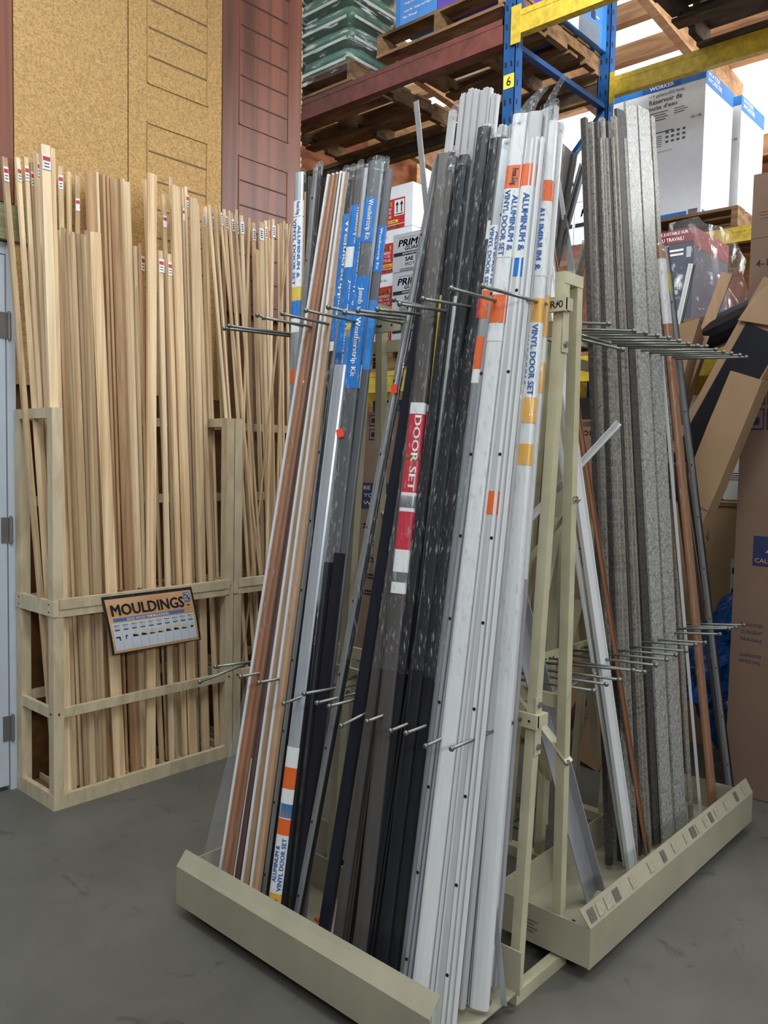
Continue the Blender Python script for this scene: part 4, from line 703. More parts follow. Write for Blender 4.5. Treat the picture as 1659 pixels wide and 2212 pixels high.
for k_ in range(4): patch(t, (1.8965, 1.19-0.012*(k_ % 2), 0.075+0.010*k_), (0, -1, 0), (0, 0, 1), 0, 0.06, 0, 0.004, plain('stencil_brown', (118, 112, 98), 0.6), 'faint_stencil')
for X in (2.377, 2.83):
    MB().box(X-0.02, X+0.02, 1.375, 1.56, 0.0, 0.036).build('foot_bar', TUBE, t)
    MB().bar((X, 1.405, 0.036), (X-0.01, 1.345, 1.78), 0.026, 0.026, (1, 0, 0)).build('upright_tube', TUBE, t)
    MB().bar((X, 1.535, 0.036), (X-0.01, 1.43, 1.78), 0.026, 0.026, (1, 0, 0)).build('upright_tube', TUBE, t)
    MB().box(X-0.03, X+0.01, 1.325, 1.45, 1.772, 1.805).build('top_cap', TUBE, t)
rail_x(t, (1.98, 1.318, 1.742), (3.06, 1.318, 1.742), 24, (0, -1, 0)); rail_x(t, (1.93, 1.318, 0.742), (3.1, 1.318, 0.742), 26, (0, -1, 0))
rail_x(t, (1.98, 1.46, 1.70), (3.06, 1.46, 1.70), 18, (0, 1, 0))
for (x, z) in ((1.949, 1.706), (2.031, 1.651), (2.094, 1.707), (2.165, 1.71), (2.239, 1.713), (2.317, 1.716), (2.389, 1.716), (2.458, 1.716), (2.529, 1.718), (2.599, 1.724), (2.677, 1.723), (2.746, 1.723), (2.818, 1.726), (2.896, 1.729), (2.96, 1.729)):
    peg(t, (x, 1.312, 1.742), (x, 1.0, z))
for (x, z) in ((1.94, 0.762), (2.009, 0.766), (2.085, 0.764), (2.169, 0.775), (2.242, 0.757), (2.32, 0.763), (2.395, 0.767), (2.463, 0.77), (2.542, 0.77), (2.619, 0.778), (2.698, 0.773), (2.829, 0.782), (2.916, 0.789), (2.985, 0.784), (3.066, 0.781)):
    peg(t, (x, 1.312, 0.742), (x, 1.0, z))
for a, b in (((2.37, 1.43, 0.25), (2.82, 1.38, 1.5)), ((2.37, 1.38, 1.5), (2.82, 1.43, 0.25)), ((2.0, 1.33, 0.3), (2.37, 1.36, 1.2)), ((2.0, 1.33, 1.2), (2.37, 1.38, 0.3))):
    MB().bar(a, b, 0.004, 0.034, (0, 1, 0)).build('cross_brace', TUBE, t)
# loose steel pegs on the floor between the racks
random.seed(5)
for k in range(14):
    x, y = random.uniform(2.35, 2.75), random.uniform(1.6, 1.95); a = random.uniform(0, 3.14); z = 0.006+0.004*(k % 4)
    e = Vector((math.cos(a), math.sin(a), 0))*0.14; mb = MB().cyl(Vector((x, y, z))-e, Vector((x, y, z))+e, 0.004, 6); mb.ball(Vector((x, y, z))+e, 0.006, 6, 4)
    o = mb.build('loose_peg', PEG, loc=(x, y, z)); tag(o, 'loose steel peg lying on the floor between the two racks', 'peg', 'loose pegs between the racks')
# small things on the trays
tag(MB().hexa([(1.555, 1.62, 0.0495), (1.585, 1.60, 0.0495), (1.59, 1.615, 0.0495), (1.56, 1.64, 0.0495), (1.555, 1.62, 0.053), (1.585, 1.60, 0.058), (1.59, 1.615, 0.054), (1.56, 1.64, 0.052)]).build('price_sticker', LABELS['red'], loc=(1.57, 1.62, 0.0495)), 'fallen red price sticker on the near tray floor', 'sticker')
tag(MB().cyl((1.50, 1.62, 0.0495), (1.50, 1.62, 0.056), 0.010, 6).build('hex_nut', BOLT, loc=(1.50, 1.62, 0.0495)), 'dark hex nut lying beside the fallen red sticker', 'nut')
tag(MB().cyl((1.60, 1.075, 0.0495), (1.60, 1.075, 0.054), 0.012, 8).build('hex_nut', BOLT, loc=(1.60, 1.075, 0.0495)), 'grey bolt head near the open end of the near tray', 'nut')
# clear sheet at the left end of the near tray
sh = MB().prism([(-0.05, -0.0008), (0.05, -0.0008), (0.05, 0.0008), (-0.05, 0.0008)], (1.40, 1.93, 0.07), (1.66, 1.86, 1.1), Vector((0.1, -1, 0)).normalized(), Vector((-1, 0, 0.22)).normalized()).build('clear_sheet', filmmat('smoky_film', (0.5, 0.5, 0.55), 0.35, (3, 3, 3)), loc=(1.40, 1.93, 0.07))
tag(sh, 'smoky clear plastic sheet at the left end of the near tray', 'sheet')
# odd strips stuck across the two racks
def loose(label, prof, col, P0, P1, w, d, side='y'): strip(label, prof, col, P0, P1, w, d, {}, side, None)
loose('white angle strip poking out past the near rack tube', 'angle', 'white', (1.95, 1.62, 0.78), (2.29, 1.13, 1.475), 0.02, 0.012)
loose('dark grey wide angle standing behind the white bunch', 'angle', 'taupe', (2.124, 1.60, 0.05), (2.554, 1.48, 2.429), 0.085, 0.02)
loose('thin dark grey channel leaning right beside the wide angle', 'chan', 'gray', (1.84, 1.62, 0.05), (2.653, 1.48, 2.394), 0.032, 0.014)
loose('taupe board strip leaning behind the granite bundle', 'flat', 'tan2', (2.07, 1.71, 0.05), (2.81, 1.5, 2.171), 0.07, 0.01)
loose('speckled strip leaning just left of the granite bundle', 'flat', 'granite', (2.24, 1.76, 0.05), (2.716, 1.50, 2.119), 0.05, 0.01)
bs = MB(); V0 = Vector((2.60, 1.52, 0.03)); V1 = Vector((2.632, 1.50, 2.03)); V2 = Vector((2.474, 1.50, 2.392))
for q0, q1 in ((V0, V1), (V1, V2)): bs.bar(q0, q1, 0.016, 0.022, (1, 0, 0)); bs.bar(q0+Vector((0, -0.011, 0)), q1+Vector((0, -0.011, 0)), 0.006, 0.004, (1, 0, 0))
tag(bs.build('bent_strip', COLOURS['white'], loc=V0), 'slim white strip kinked above the near rack cap', 'strip', 'door strips in the near steel rack')

# ------------------------------------------------------------------ signs
def sign(label, x0, z1, W, H):
    t = thing('mouldings_sign', label, 'sign', (x0+W/2, 2.93, z1-H))
    def fn(dep):
        def g(a, b):  # a from left, b from top downward
            f = b/H; return Vector((x0+a+0.034*f*(1 if True else 0), 2.932-dep-0.018*math.sin(f*2.2)**1-0.010*f*f, z1-b))
        return g
    def sheet(a0, a1, b0, b1, dep, m, name, n=8):
        g = fn(dep); mb = MB(); vs = []
        for k in range(n+1):
            b = b0+(b1-b0)*k/n; vs += [g(a0, b), g(a1, b)]
        front = len(vs); vs2 = [v+Vector((0, 0.0007, 0)) for v in vs]; mb.add(vs+vs2, [(2*k, 2*k+2, 2*k+3, 2*k+1) for k in range(n)]+[(front+2*k, front+2*k+1, front+2*k+3, front+2*k+2) for k in range(n)]+[(2*k, front+2*k, front+2*k+2, 2*k+2) for k in range(n)]+[(2*k+1, 2*k+3, front+2*k+3, front+2*k+1) for k in range(n)])
        return mb.build(name, m, t)
    def words(s, a, b, wdt, hgt, m, dep=0.0024, bold=0.0, name='sign_lettering'):
        g = fn(dep); lettering(t, s, (0, 0, 0), (1, 0, 0), (0, 1, 0), wdt, hgt, m, bold, name, fn=lambda q, r: g(a+q, b-r))
    sheet(0, W, 0, H, 0.0, INK, 'sign_board')
    TANB = woodmat('sign_wood_print', (190, 142, 100), (216, 176, 134), scale=(1.5, 8, 14), rnd=0.0)
    sheet(0.010, W-0.010, 0.012, H-0.004, 0.0008, TANB, 'sign_face')
    words('MOULDINGS', 0.028, 0.078, W*0.80, 0.043, INK, bold=0.035)
    sheet(0.028, W*0.855, 0.088, 0.102, 0.0012, plain('sign_blue', (76, 110, 168), 0.5), 'sign_stripe')
    words('SOLID WOOD TRIM MOULDINGS', W*0.21, 0.100, W*0.46, 0.009, INKWHITE, 0.0026, 0.02)
    cw = (W-0.036)/10.0
    PANEL = plain('sign_panel', (204, 212, 224), 0.5, 0, 0.03); BEIGE = plain('sign_profile', (206, 202, 176), 0.5)
    for k, code in enumerate(('204-S', '206-S', '330-S', '356-S', '723-S', '633-S', '846-S', '936-S', '970-S', '999-S')):
        a = 0.018+k*cw; sheet(a+0.0008, a+cw-0.0008, 0.108, H-0.014, 0.0012, PANEL, 'sign_panel')
        words(code, a+cw*0.16, 0.119, cw*0.68, 0.006, INK, 0.0022, 0.02)
        sheet(a+cw*0.25, a+cw*0.75, 0.1235, 0.1245, 0.0018, INK, 'small_print', 1); sheet(a+cw*0.18, a+cw*0.8, 0.131, 0.1335, 0.0018, INK, 'small_print', 1); sheet(a+cw*0.25, a+cw*0.75, 0.135, 0.137, 0.0018, INK, 'small_print', 1)
        g = fn(0.0020)
        if k < 2: pts = [(0.2, 0.160), (0.72, 0.160), (0.72, 0.168), (0.72, 0.176), (0.58, 0.176), (0.58, 0.165), (0.2, 0.165)] if k == 0 else [(0.3, 0.158), (0.6, 0.158), (0.55, 0.163), (0.4, 0.163), (0.4, 0.174), (0.3, 0.174)]
        else:
            e = 0.010 if k in (2, 3, 6, 7) else 0.006
            pts = [(0.18, 0.168-e), (0.55, 0.168-e*0.8), (0.85, 0.168-e*0.25), (0.85, 0.168), (0.18, 0.168)] if k < 9 else [(0.3, 0.160), (0.7, 0.160), (0.6, 0.168), (0.4, 0.168)]
            q = [(0.20, 0.167-e), (0.36, 0.152-e), (0.95, 0.155-e), (0.84, 0.167-e*0.5)]
            MB().add([fn(0.0017)(a+cw*u, v) for u, v in q], [(3, 2, 1, 0)]).build('profile_picture', BEIGE, t)
        MB().add([g(a+cw*u, v) for u, v in pts], [tuple(range(len(pts)-1, -1, -1))]).build('profile_picture', INK, t)
    sheet(W-0.050, W-0.019, 0.020, 0.056, 0.0014, INKNAVY, 'sign_emblem'); sheet(W-0.048, W-0.021, 0.022, 0.054, 0.0018, plain('emblem_pale', (150, 168, 204), 0.5), 'sign_emblem', 2)
    for (u, v, p, q) in ((0.046, 0.026, 0.008, 0.007), (0.034, 0.030, 0.006, 0.010), (0.042, 0.040, 0.006, 0.006), (0.031, 0.042, 0.008, 0.009)): sheet(W-u, W-u+p, v, v+q, 0.0022, INKNAVY, 'sign_emblem', 1)
    sheet(W-0.050, W-0.021, 0.059, 0.061, 0.0014, INKNAVY, 'small_print', 1); sheet(W-0.044, W-0.026, 0.071, 0.075, 0.0014, INK, 'small_print', 1)
    st = MB()
    for u in (0.03, 0.12, 0.22, 0.33): st.box(x0+W*u*2.6, x0+W*u*2.6+0.012, 2.926, 2.9275, z1-0.006, z1-0.004)
    st.build('staples', BOLT, t)
sign('MOULDINGS price sign with black border on the front rail', 1.625, 0.797, 0.415, 0.229)
sign('second black bordered sign half hidden behind the copper strips', 2.50, 0.79, 0.415, 0.229)
# ------------------------------------------------------------------ pallet racking
def upright(t, x, y, h):
    mb = MB(); mb.box(x-0.035, x+0.035, y-0.04, y-0.036, 0, h); mb.box(x-0.035, x+0.035, y+0.036, y+0.04, 0, h); mb.box(x-0.035, x-0.031, y-0.04, y+0.04, 0, h)
    o = mb.build('upright_post', BLUE, t); s = MB(); z = 1.5
    while z < h-0.1:
        for dy in (-0.018, 0.018): s.hexa([(x-0.0365, y+dy-0.005, z), (x-0.0365, y+dy+0.005, z), (x-0.0345, y+dy+0.005, z), (x-0.0345, y+dy-0.005, z), (x-0.0365, y+dy-0.003, z+0.03), (x-0.0365, y+dy+0.007, z+0.03), (x-0.0345, y+dy+0.007, z+0.03), (x-0.0345, y+dy-0.003, z+0.03)])
        for dx in (-0.01,): s.box(x+dx-0.005, x+dx+0.005, y-0.0415, y-0.0395, z, z+0.03)
        z += 0.10
    s.build('slots', DARKHOLE, o)['kind'] = 'stuff'; return o
def beam(t, x, y0, y1, z0, z1, m):
    o = MB().box(x-0.025, x+0.025, y0, y1, z0, z1).build('beam', m, t); MB().box(x-0.027, x+0.018, y0, y1, z1-0.03, z1+0.001).build('beam_step', m, o)
    for y in ((y0, y1) if m is YELLOW else ()):
        MB().box(x-0.032, x-0.026, y-0.03, y+0.03, z0-0.05, z1+0.03).build('end_plate', m, o)
t = thing('pallet_rack', 'blue and yellow pallet rack holding pallets above the door strips', 'rack', (4.4, 2.6, 0))
for y in (2.63, 5.95, -0.10):
    for x in (3.9, 4.97): upright(t, x, y, 4.75)
    zz = 0.3; k = 0
    while zz < 4.3:
        if abs(y-2.63) < 0.1 or k < 9:
            MB().bar((3.93, y, zz), (4.94, y, zz), 0.03, 0.04, (0, 1, 0)).build('rack_brace', BLUE, t)
        zz += 1.11; k += 1
    for za in (0.3, 1.41, 2.52): MB().bar((3.93, y, za+0.03), (4.94, y, za+1.08), 0.028, 0.036, (0, 1, 0)).build('rack_brace', BLUE, t)
beam(t, 3.885, 2.675, 5.90, 3.635, 3.765, REDBEAM); beam(t, 4.97, 2.675, 5.90, 3.70, 3.825, plain('rack_dark_brown', (62, 46, 36), 0.7, 0, 0.3, (5, 5, 5))); MB().box(4.938, 4.975, 2.675, 5.90, 3.795, 3.83).build('beam_edge', OLDBEAM, t); MB().box(4.938, 4.975, 2.675, 5.90, 3.695, 3.71).build('beam_edge', OLDBEAM, t)
beam(t, 3.885, -0.06, 2.585, 3.655, 3.775, YELLOW); beam(t, 4.97, -0.06, 2.585, 3.69, 3.805, YELLOW)
beam(t, 3.885, 2.675, 5.90, 1.775, 1.905, YELLOW); beam(t, 4.97, 2.675, 5.90, 1.775, 1.905, YELLOW)
beam(t, 3.885, -0.06, 2.585, 1.775, 1.905, YELLOW); beam(t, 4.97, -0.06, 2.585, 1.775, 1.905, YELLOW)
pl = patch(t, (3.8635, 2.66, 3.385), (0, -1, 0), (0, 0, 1), 0, 0.068, 0, 0.075, INKYELLOW, 'number_plate'); lettering(pl, '6', (3.862, 2.640, 3.398), (0, -1, 0), (0, 0, 1), height=0.048, m=INK)
t = thing('pallet_rack', 'yellow beamed pallet rack behind, under the white tank boxes', 'rack', (5.6, 2.0, 0))
for x in (5.25, 5.95): beam(t, x, 0.3, 3.4, 2.72, 2.81, YELLOW)
for y in (0.25, 3.45):
    for x in (5.25, 5.95): upright(t, x, y, 3.2)
# ------------------------------------------------------------------ pallets
def pallet(label, x0, x1, y0, y1, z0, dark=False, boards=6, h=0.135, group=None):
    t = thing('pallet', label, 'pallet', ((x0+x1)/2, (y0+y1)/2, z0), group); m = PALLET_DARK if dark else PALLET
    for k in range(3):
        y = y0+(y1-y0-0.04)*k/2
        mb = MB()
        for (a, b, c) in ((0, 0.2, 0.018), (0.2, 0.4, 0.05), (0.4, 0.6, 0.018), (0.6, 0.8, 0.05), (0.8, 1.0, 0.018)):
            mb.box(x0+(x1-x0)*a, x0+(x1-x0)*b, y, y+0.04, z0+c, z0+h-0.018)
        mb.build('stringer', m, t)
    for k in range(boards):
        wd = (x1-x0)/boards*random.uniform(0.62, 0.86); x = x0+(x1-x0-wd)*k/(boards-1)
        MB().box(x, x+wd, y0+random.uniform(-0.01, 0.01), y1+random.uniform(-0.01, 0.01), z0+h-0.018, z0+h).build('deck_board', m, t)
    for k in range(4):
        wd = 0.10; x = x0+(x1-x0-wd)*k/3
        MB().box(x, x+wd, y0+random.uniform(-0.01, 0.01), y1+random.uniform(-0.01, 0.01), z0, z0+0.018).build('bottom_board', m, t)
    return t
random.seed(21)
pallet('grey wood pallet under the blue and purple sacks boxes', 3.85, 4.98, 2.66, 3.60, 3.83)
pallet('brown wood pallet under the green wrapped bags', 3.95, 5.0, 3.92, 5.05, 3.83, boards=5)
pallet('weathered dark pallet overhead at the upper right, lowest of the stack', 3.88, 5.0, 0.95, 2.02, 3.81, True, 7)
pallet('weathered dark pallet overhead at the upper right, second of the stack', 3.88, 5.0, 0.98, 2.0, 3.946, True, 7)
pallet('wood pallet under the motor oil boxes', 3.87, 4.9, 2.95, 3.98, 1.91)
pallet('wood pallet under the oil cartons right of the blue upright', 3.87, 4.9, 1.35, 2.52, 1.91)
pallet('pale wood pallet under the white tank boxes', 5.24, 6.2, 1.86, 3.0, 2.812)
# ------------------------------------------------------------------ cartons
LX = (0, -1, 0); LZ = (0, 0, 1)
def carton(name, label, x0, x1, y0, y1, z0, z1, m, group=None, tape=None, seam=True, cat='box'):
    t = thing(name, label, cat, ((x0+x1)/2, (y0+y1)/2, z0), group)
    mb = MB(); e = 0.004
    mb.hexa([(x0+e, y0+e, z0), (x1-e, y0+e, z0), (x1-e, y1-e, z0), (x0+e, y1-e, z0), (x0, y0, z0+e), (x1, y0, z0+e), (x1, y1, z0+e), (x0, y1, z0+e)])
    mb.box(x0, x1, y0, y1, z0+e, z1-0.0022)
    mb.build('carton_body', m, t)
    g = 0.002
    MB().box(x0, (x0+x1)/2-g, y0, y1, z1-0.002, z1).build('flap', m, t); MB().box((x0+x1)/2+g, x1, y0, y1, z1-0.002, z1).build('flap', m, t)
    if tape: MB().box((x0+x1)/2-0.025, (x0+x1)/2+0.025, y0-0.0006, y1+0.0006, z1, z1+0.0006).build('tape', tape, t)
    return t
def fx(t, x, y, z, a0, a1, b0, b1, m, nm='printed_panel', lift=0.0008):
    return patch(t, (x-lift, y, z), LX, LZ, a0, a1, b0, b1, m, nm)
def tx(t, s, x, y, z, wdt=None, hgt=None, m=None, bold=0.012, lift=0.0026):
    return lettering(t, s, (x-lift, y, z), LX, LZ, wdt, hgt, m, bold)
def fy(t, x, y, z, a0, a1, b0, b1, m, nm='printed_panel', lift=0.0008):
    return patch(t, (x, y-lift, z), (1, 0, 0), LZ, a0, a1, b0, b1, m, nm)
def ty(t, s, x, y, z, wdt=None, hgt=None, m=None, bold=0.012, lift=0.0026):
    return lettering(t, s, (x, y-lift, z), (1, 0, 0), LZ, wdt, hgt, m, bold)
OILW = {0: 'bottom', 1: 'second from bottom', 2: 'third from bottom', 3: 'top'}
def oil(label, x, y0, y1, z, h, group, m=BOXGREY):
    t = carton('motor_oil_box', label, x, x+0.28, y0, y1, z, z+h-0.002, m, group); W = y1-y0; L = y1
    lettering(t, 'PRIME', (x-0.0012, L-W*0.12, z+h*0.66), LX, (0, -0.25, 1), W*0.5, h*0.17, INKNAVY, 0.03)
    lettering(t, 'GUARD', (x-0.0012, L-W*0.26, z+h*0.55), LX, (0, -0.2, 1), W*0.38, h*0.09, plain('guard_grey', (96, 104, 140), 0.5), 0.03)
    tx(t, 'SYNTHETIC BLEND OIL 12/1 US QT (946 mL)', x, L-W*0.12, z+h*0.86, W*0.7, h*0.035, plain('print_grey', (90, 92, 98), 0.6), 0.0, 0.0012)
    fx(t, x, L, z, W*0.02, W*0.98, h*0.42, h*0.51, INK); tx(t, 'SYNTHETIC BLEND', x, L-W*0.22, z+h*0.44, W*0.56, h*0.045, INKWHITE)
    tx(t, 'SAE 5W-20', x, L-W*0.28, z+h*0.27, W*0.52, h*0.10, INK, 0.03, 0.0012); tx(t, 'MOTOR OIL', x, L-W*0.28, z+h*0.14, W*0.52, h*0.09, INK, 0.0, 0.0012)
    for k in range(2): fx(t, x, L, z, W*0.16, W*0.6, h*(0.03+0.04*k), h*(0.045+0.04*k), plain('print_grey', (90, 92, 98), 0.6), 'small_print')
    fx(t, x, L, z, W*0.84, W*0.95, h*0.66, h*0.88, plain('print_grey', (90, 92, 98), 0.6), 'arrow_mark'); return t
for k in range(3): oil('grey motor oil box left of the blue upright, %s of its stack' % ('bottom', 'middle', 'top')[k], 3.93, 3.13, 3.505, 2.047+0.237*k, 0.237, 'motor oil boxes left of the upright')
n = 0
for (y0, xx, cn) in ((2.25, 3.95, 'left'), (1.935, 3.95, 'right')):
    for k in range(2):
        oil('white motor oil box right of the blue upright, %s of the %s column' % (('lower', 'upper')[k], cn), xx, y0, y0+0.31, 2.50+0.22*k, 0.22, 'motor oil boxes right of the upright', BOXWHITE)
t = carton('wrapped_carton', 'reddish brown wrapped carton under the white motor oil boxes', 3.95, 4.3, 1.93, 2.53, 2.047, 2.498, plain('brown_red_print', (124, 84, 72), 0.4, 0, 0.3, (7, 7, 7))); fx(t, 3.95, 2.5, 2.4, 0, 0.5, 0, 0.03, CARD_DARK)
def fuel(label, x, y0, y1, z, h):
    t = carton('fuel_box', label, x, x+0.3, y0, y1, z, z+h-0.002, BOXWHITE, 'red and white fuel boxes'); W = y1-y0; L = y1
    fx(t, x, L, z, W*0.05, W*0.80, h*0.12, h*0.70, INKRED); tx(t, '50:1', x, L-W*0.12, z+h*0.52, W*0.26, h*0.13, INKYELLOW, 0.03)
    tx(t, 'MIX', x, L-W*0.40, z+h*0.53, W*0.06, h*0.11, INKYELLOW)
    for s_, q in (('ENGINEERED', 0.445), ('FUEL + OIL', 0.365), ('READY TO USE', 0.27)): tx(t, s_, x, L-W*0.10, z+h*q, W*0.34, h*0.06, INKWHITE, 0.01)
    fx(t, x, L, z, W*0.16, W*0.62, h*0.145, h*0.215, INKYELLOW, 'printed_panel', 0.0018); tx(t, 'ETHANOL-FREE', x, L-W*0.22, z+h*0.16, W*0.34, h*0.035, INK, 0.02, 0.0036)
    fx(t, x, L, z, W*0.52, W*0.78, h*0.30, h*0.66, INKWHITE, 'printed_panel', 0.0018)
    for a in (0.55, 0.67):
        p = MB(); cx = L-W*(a+0.045); p.add([(x-0.0034, cx+W*0.014, z+h*0.37), (x-0.0034, cx-W*0.014, z+h*0.37), (x-0.0034, cx-W*0.014, z+h*0.54), (x-0.0034, cx-W*0.045, z+h*0.54), (x-0.0034, cx, z+h*0.63), (x-0.0034, cx+W*0.045, z+h*0.54), (x-0.0034, cx+W*0.014, z+h*0.54)], [(0, 1, 2, 3, 4, 5, 6)]); p.build('arrow_mark', INK, t)
    fx(t, x, L, z, W*0.54, W*0.76, h*0.325, h*0.345, INK, 'arrow_mark', 0.0028)
    tx(t, 'UEC 50:1', x, L-W*0.14, z+h*0.82, W*0.2, h*0.05, INK, 0.0, 0.0012)
    fx(t, x, L, z, W*0.05, W*0.80, h*0.01, h*0.10, INKRED); tx(t, 'TRUFUEL', x, L-W*0.20, z+h*0.02, W*0.5, h*0.07, INKYELLOW, 0.03, 0.0026); return t
for k in range(4): fuel('red and white fuel box behind the blue-labelled kits, %s of its stack' % OILW[k], 4.25, 3.625, 3.955, 2.047+0.288*k, 0.288)
# white tank boxes
def tank(label, x0, x1, y0, y1):
    t = carton('tank_box', label, x0, x1, y0, y1, 2.95, 3.86, BOXWHITE, 'white tank boxes'); L = y1
    BL = plain('box_blue', (44, 120, 196), 0.5); BD = plain('box_blue_dark', (36, 86, 160), 0.5)
    fx(t, x0, y0, 3.80, -(y1-y0), 0, -0.005, 0.058, BL); fx(t, x0, y0, 3.80, -0.42, -0.16, -0.005, 0.058, BD, 'printed_panel', 0.0014)
    tx(t, 'WATER', x0, y0+0.37, 3.835, 0.14, 0.018, INKWHITE, 0.01); tx(t, 'WORKER', x0, y0+0.37, 3.806, 0.165, 0.024, INKWHITE, 0.01)
    tx(t, '119 gallons/450 litres', x0, y0+0.37, 3.752, 0.235, 0.026, plain('print_dark', (60, 66, 84), 0.6), 0.0); tx(t, 'R\u00e9servoir de', x0, y0+0.37, 3.715, 0.22, 0.032, INK, 0.015); tx(t, "puits d'eau", x0, y0+0.37, 3.672, 0.19, 0.034, INK, 0.015)
    for k in range(4): fx(t, x0, y0+0.37, 3.655-0.016*k, 0, 0.13-0.015*(k % 2), 0, 0.005, plain('print_grey', (90, 92, 98), 0.6), 'small_print')
    for k in range(3): fx(t, x0, y0+0.20, 3.655-0.014*k, 0, 0.07+0.02*(k % 2), 0, 0.004, plain('print_grey', (90, 92, 98), 0.6), 'small_print')
    tx(t, 'HT-119B', x0, y0+0.085, 3.565, 0.066, 0.016, INKNAVY, 0.01)
    PG = plain('print_grey', (90, 92, 98), 0.6)
    for r in range(6): fx(t, x0, y0+0.33, 3.50-0.013*r, 0, 0.055, 0, 0.004, PG, 'small_print')
    for c in range(4):
        for r in range(3): fx(t, x0, y0+0.25-0.037*c, 3.51-0.03*r, 0, 0.020, 0, 0.014, PG, 'small_print')
    fx(t, x0, y0+0.36, 3.525, 0, 0.16, 0, 0.006, PG, 'small_print'); fx(t, x0, y0+0.36, 3.40, 0, 0.16, 0, 0.002, PG, 'small_print')
    fx(t, x0, y0, 2.955, -(y1-y0), -0.09, 0.002, 0.034, BL); fx(t, x0, y0, 2.957, -0.08, -0.02, 0, 0.038, LABELS['barcode'])
    fy(t, x0, y0, 3.77, 0.0, x1-x0, -0.01, 0.088, BL); ty(t, 'WATER', x0+0.03, y0, 3.822, (x1-x0)*0.42, 0.026, INKWHITE); ty(t, 'WORKER', x0+0.03, y0, 3.785, (x1-x0)*0.5, 0.030, INKWHITE)
    fy(t, x0, y0, 2.953, 0.02, (x1-x0)*0.72, 0.002, 0.036, BL); return t
tank('front white water tank box above the right rack', 5.30, 5.78, 2.115, 2.80)
tank('rear white water tank box, farther right', 5.84, 6.30, 2.08, 2.76)
# blue and purple boxes on the grey pallet
SKY = plain('box_sky_blue', (64, 132, 206), 0.4); PURP = plain('box_purple', (92, 62, 168), 0.4)
t = carton('fabric_box', 'sky blue box on the upper pallet left of the purple one', 3.88, 4.38, 3.155, 3.475, 3.966, 4.42, SKY)
fx(t, 3.88, 3.475, 3.966, 0, 0.03, 0.004, 0.44, plain('box_blue', (44, 120, 196), 0.5))
for s_, z, wd in (('Pass Through', 4.012, 0.11), ('\u2022 Lets Air, Water and Nutrients', 4.048, 0.25), ('\u2022 Helps Soil Conserve Moist', 4.092, 0.22), ('\u2022 Environmental', 4.136, 0.14)): tx(t, s_, 3.88, 3.415, z, wd, None, INKWHITE, 0.01, 0.0014)
t = carton('fabric_box', 'purple box on the upper pallet beside the sky blue one', 3.88, 4.38, 2.68, 3.15, 3.966, 4.42, PURP); tx(t, 'ALL PURPOSE', 3.88, 3.08, 4.06, 0.2, 0.03, INKWHITE, 0.01, 0.0014)
t = carton('fabric_box', 'blue and white box above the yellow beam, seen end on', 4.42, 4.94, 2.62, 3.12, 3.966, 4.40, SKY)
fy(t, 4.42, 2.62, 3.966, 0.0, 0.16, 0.004, 0.43, BOXWHITE); fy(t, 4.42, 2.62, 3.966, 0.16, 0.42, 0.002, 0.12, plain('box_slate', (110, 122, 140), 0.5)); fy(t, 4.42, 2.62, 3.966, 0.46, 0.52, 0.002, 0.43, plain('box_blue', (44, 120, 196), 0.5))
for (a, b) in ((0.2, 0.28), (0.2, 0.18), (0.31, 0.24), (0.31, 0.14)): fy(t, 4.42, 2.62, 3.966, a, a+0.05, b, b+0.05, INKNAVY, 'icon_mark', 0.0018); fy(t, 4.42, 2.62, 3.966, a+0.06, a+0.10, b+0.02, b+0.028, INKWHITE, 'small_print', 0.0018)
# green bags under stretch film
BAGG = flakemat('green_bag', (70, 116, 92), 0.35, 9, 0.3); BAGW = plain('bag_white', (206, 214, 210), 0.3)
def soft(x0, x1, y0, y1, z0, z1, seed):
    random.seed(seed); mb = MB(); n, k = 14, 6; cx, cy, cz = (x0+x1)/2, (y0+y1)/2, (z0+z1)/2
    def sg(v, p): return math.copysign(abs(v)**p, v)
    vs = []
    for j in range(k+1):
        ph = -math.pi/2+math.pi*j/k
        for i in range(n):
            th = 2*math.pi*i/n; r = random.uniform(0.97, 1.02)
            vs.append((cx+(x1-x0)/2*sg(math.cos(ph), 0.45)*sg(math.cos(th), 0.35)*r, cy+(y1-y0)/2*sg(math.cos(ph), 0.45)*sg(math.sin(th), 0.35)*r, cz+(z1-z0)/2*sg(math.sin(ph), 0.7)))
    return mb.add(vs, [(j*n+i, j*n+(i+1) % n, (j+1)*n+(i+1) % n, (j+1)*n+i) for j in range(k) for i in range(n)])
for lv in range(6):
    for c in range(2):
        y0 = 3.95+0.53*c
        t = soft(3.97, 4.5, y0, y0+0.53, 3.968+0.135*lv, 4.105+0.135*lv, lv*3+c).build('soil_bag', BAGG, loc=(4.2, y0+0.26, 3.97+0.135*lv), smooth=True)
        tag(t, 'green bag in the wrapped stack, %s layer up, %s column' % (ordinal(lv), 'right' if c == 0 else 'left'), 'bag', 'green bags on the upper pallet')
        patch(t, (3.966, y0+0.48, 3.985+0.135*lv), LX, LZ, 0, 0.44, 0.0, 0.02, BAGW, 'white_band'); patch(t, (3.98, y0-0.004, 3.985+0.135*lv), (1, 0, 0), LZ, 0.02, 0.48, 0.0, 0.02, BAGW, 'white_band')
def film_sheet(pts_grid, label, m=WRAP, name='stretch_film'):
    n = len(pts_grid); k = len(pts_grid[0]); mb = MB().add([p for r in pts_grid for p in r], [(j*k+i, j*k+i+1, (j+1)*k+i+1, (j+1)*k+i) for j in range(n-1) for i in range(k-1)])
    o = mb.build(name, m, loc=pts_grid[0][0], smooth=True); return tag(o, label, 'film')
random.seed(8); g = []
path = [(3.95, 5.02), (3.945, 4.7), (3.945, 4.3), (3.945, 3.94), (4.2, 3.935), (4.52, 3.935)]
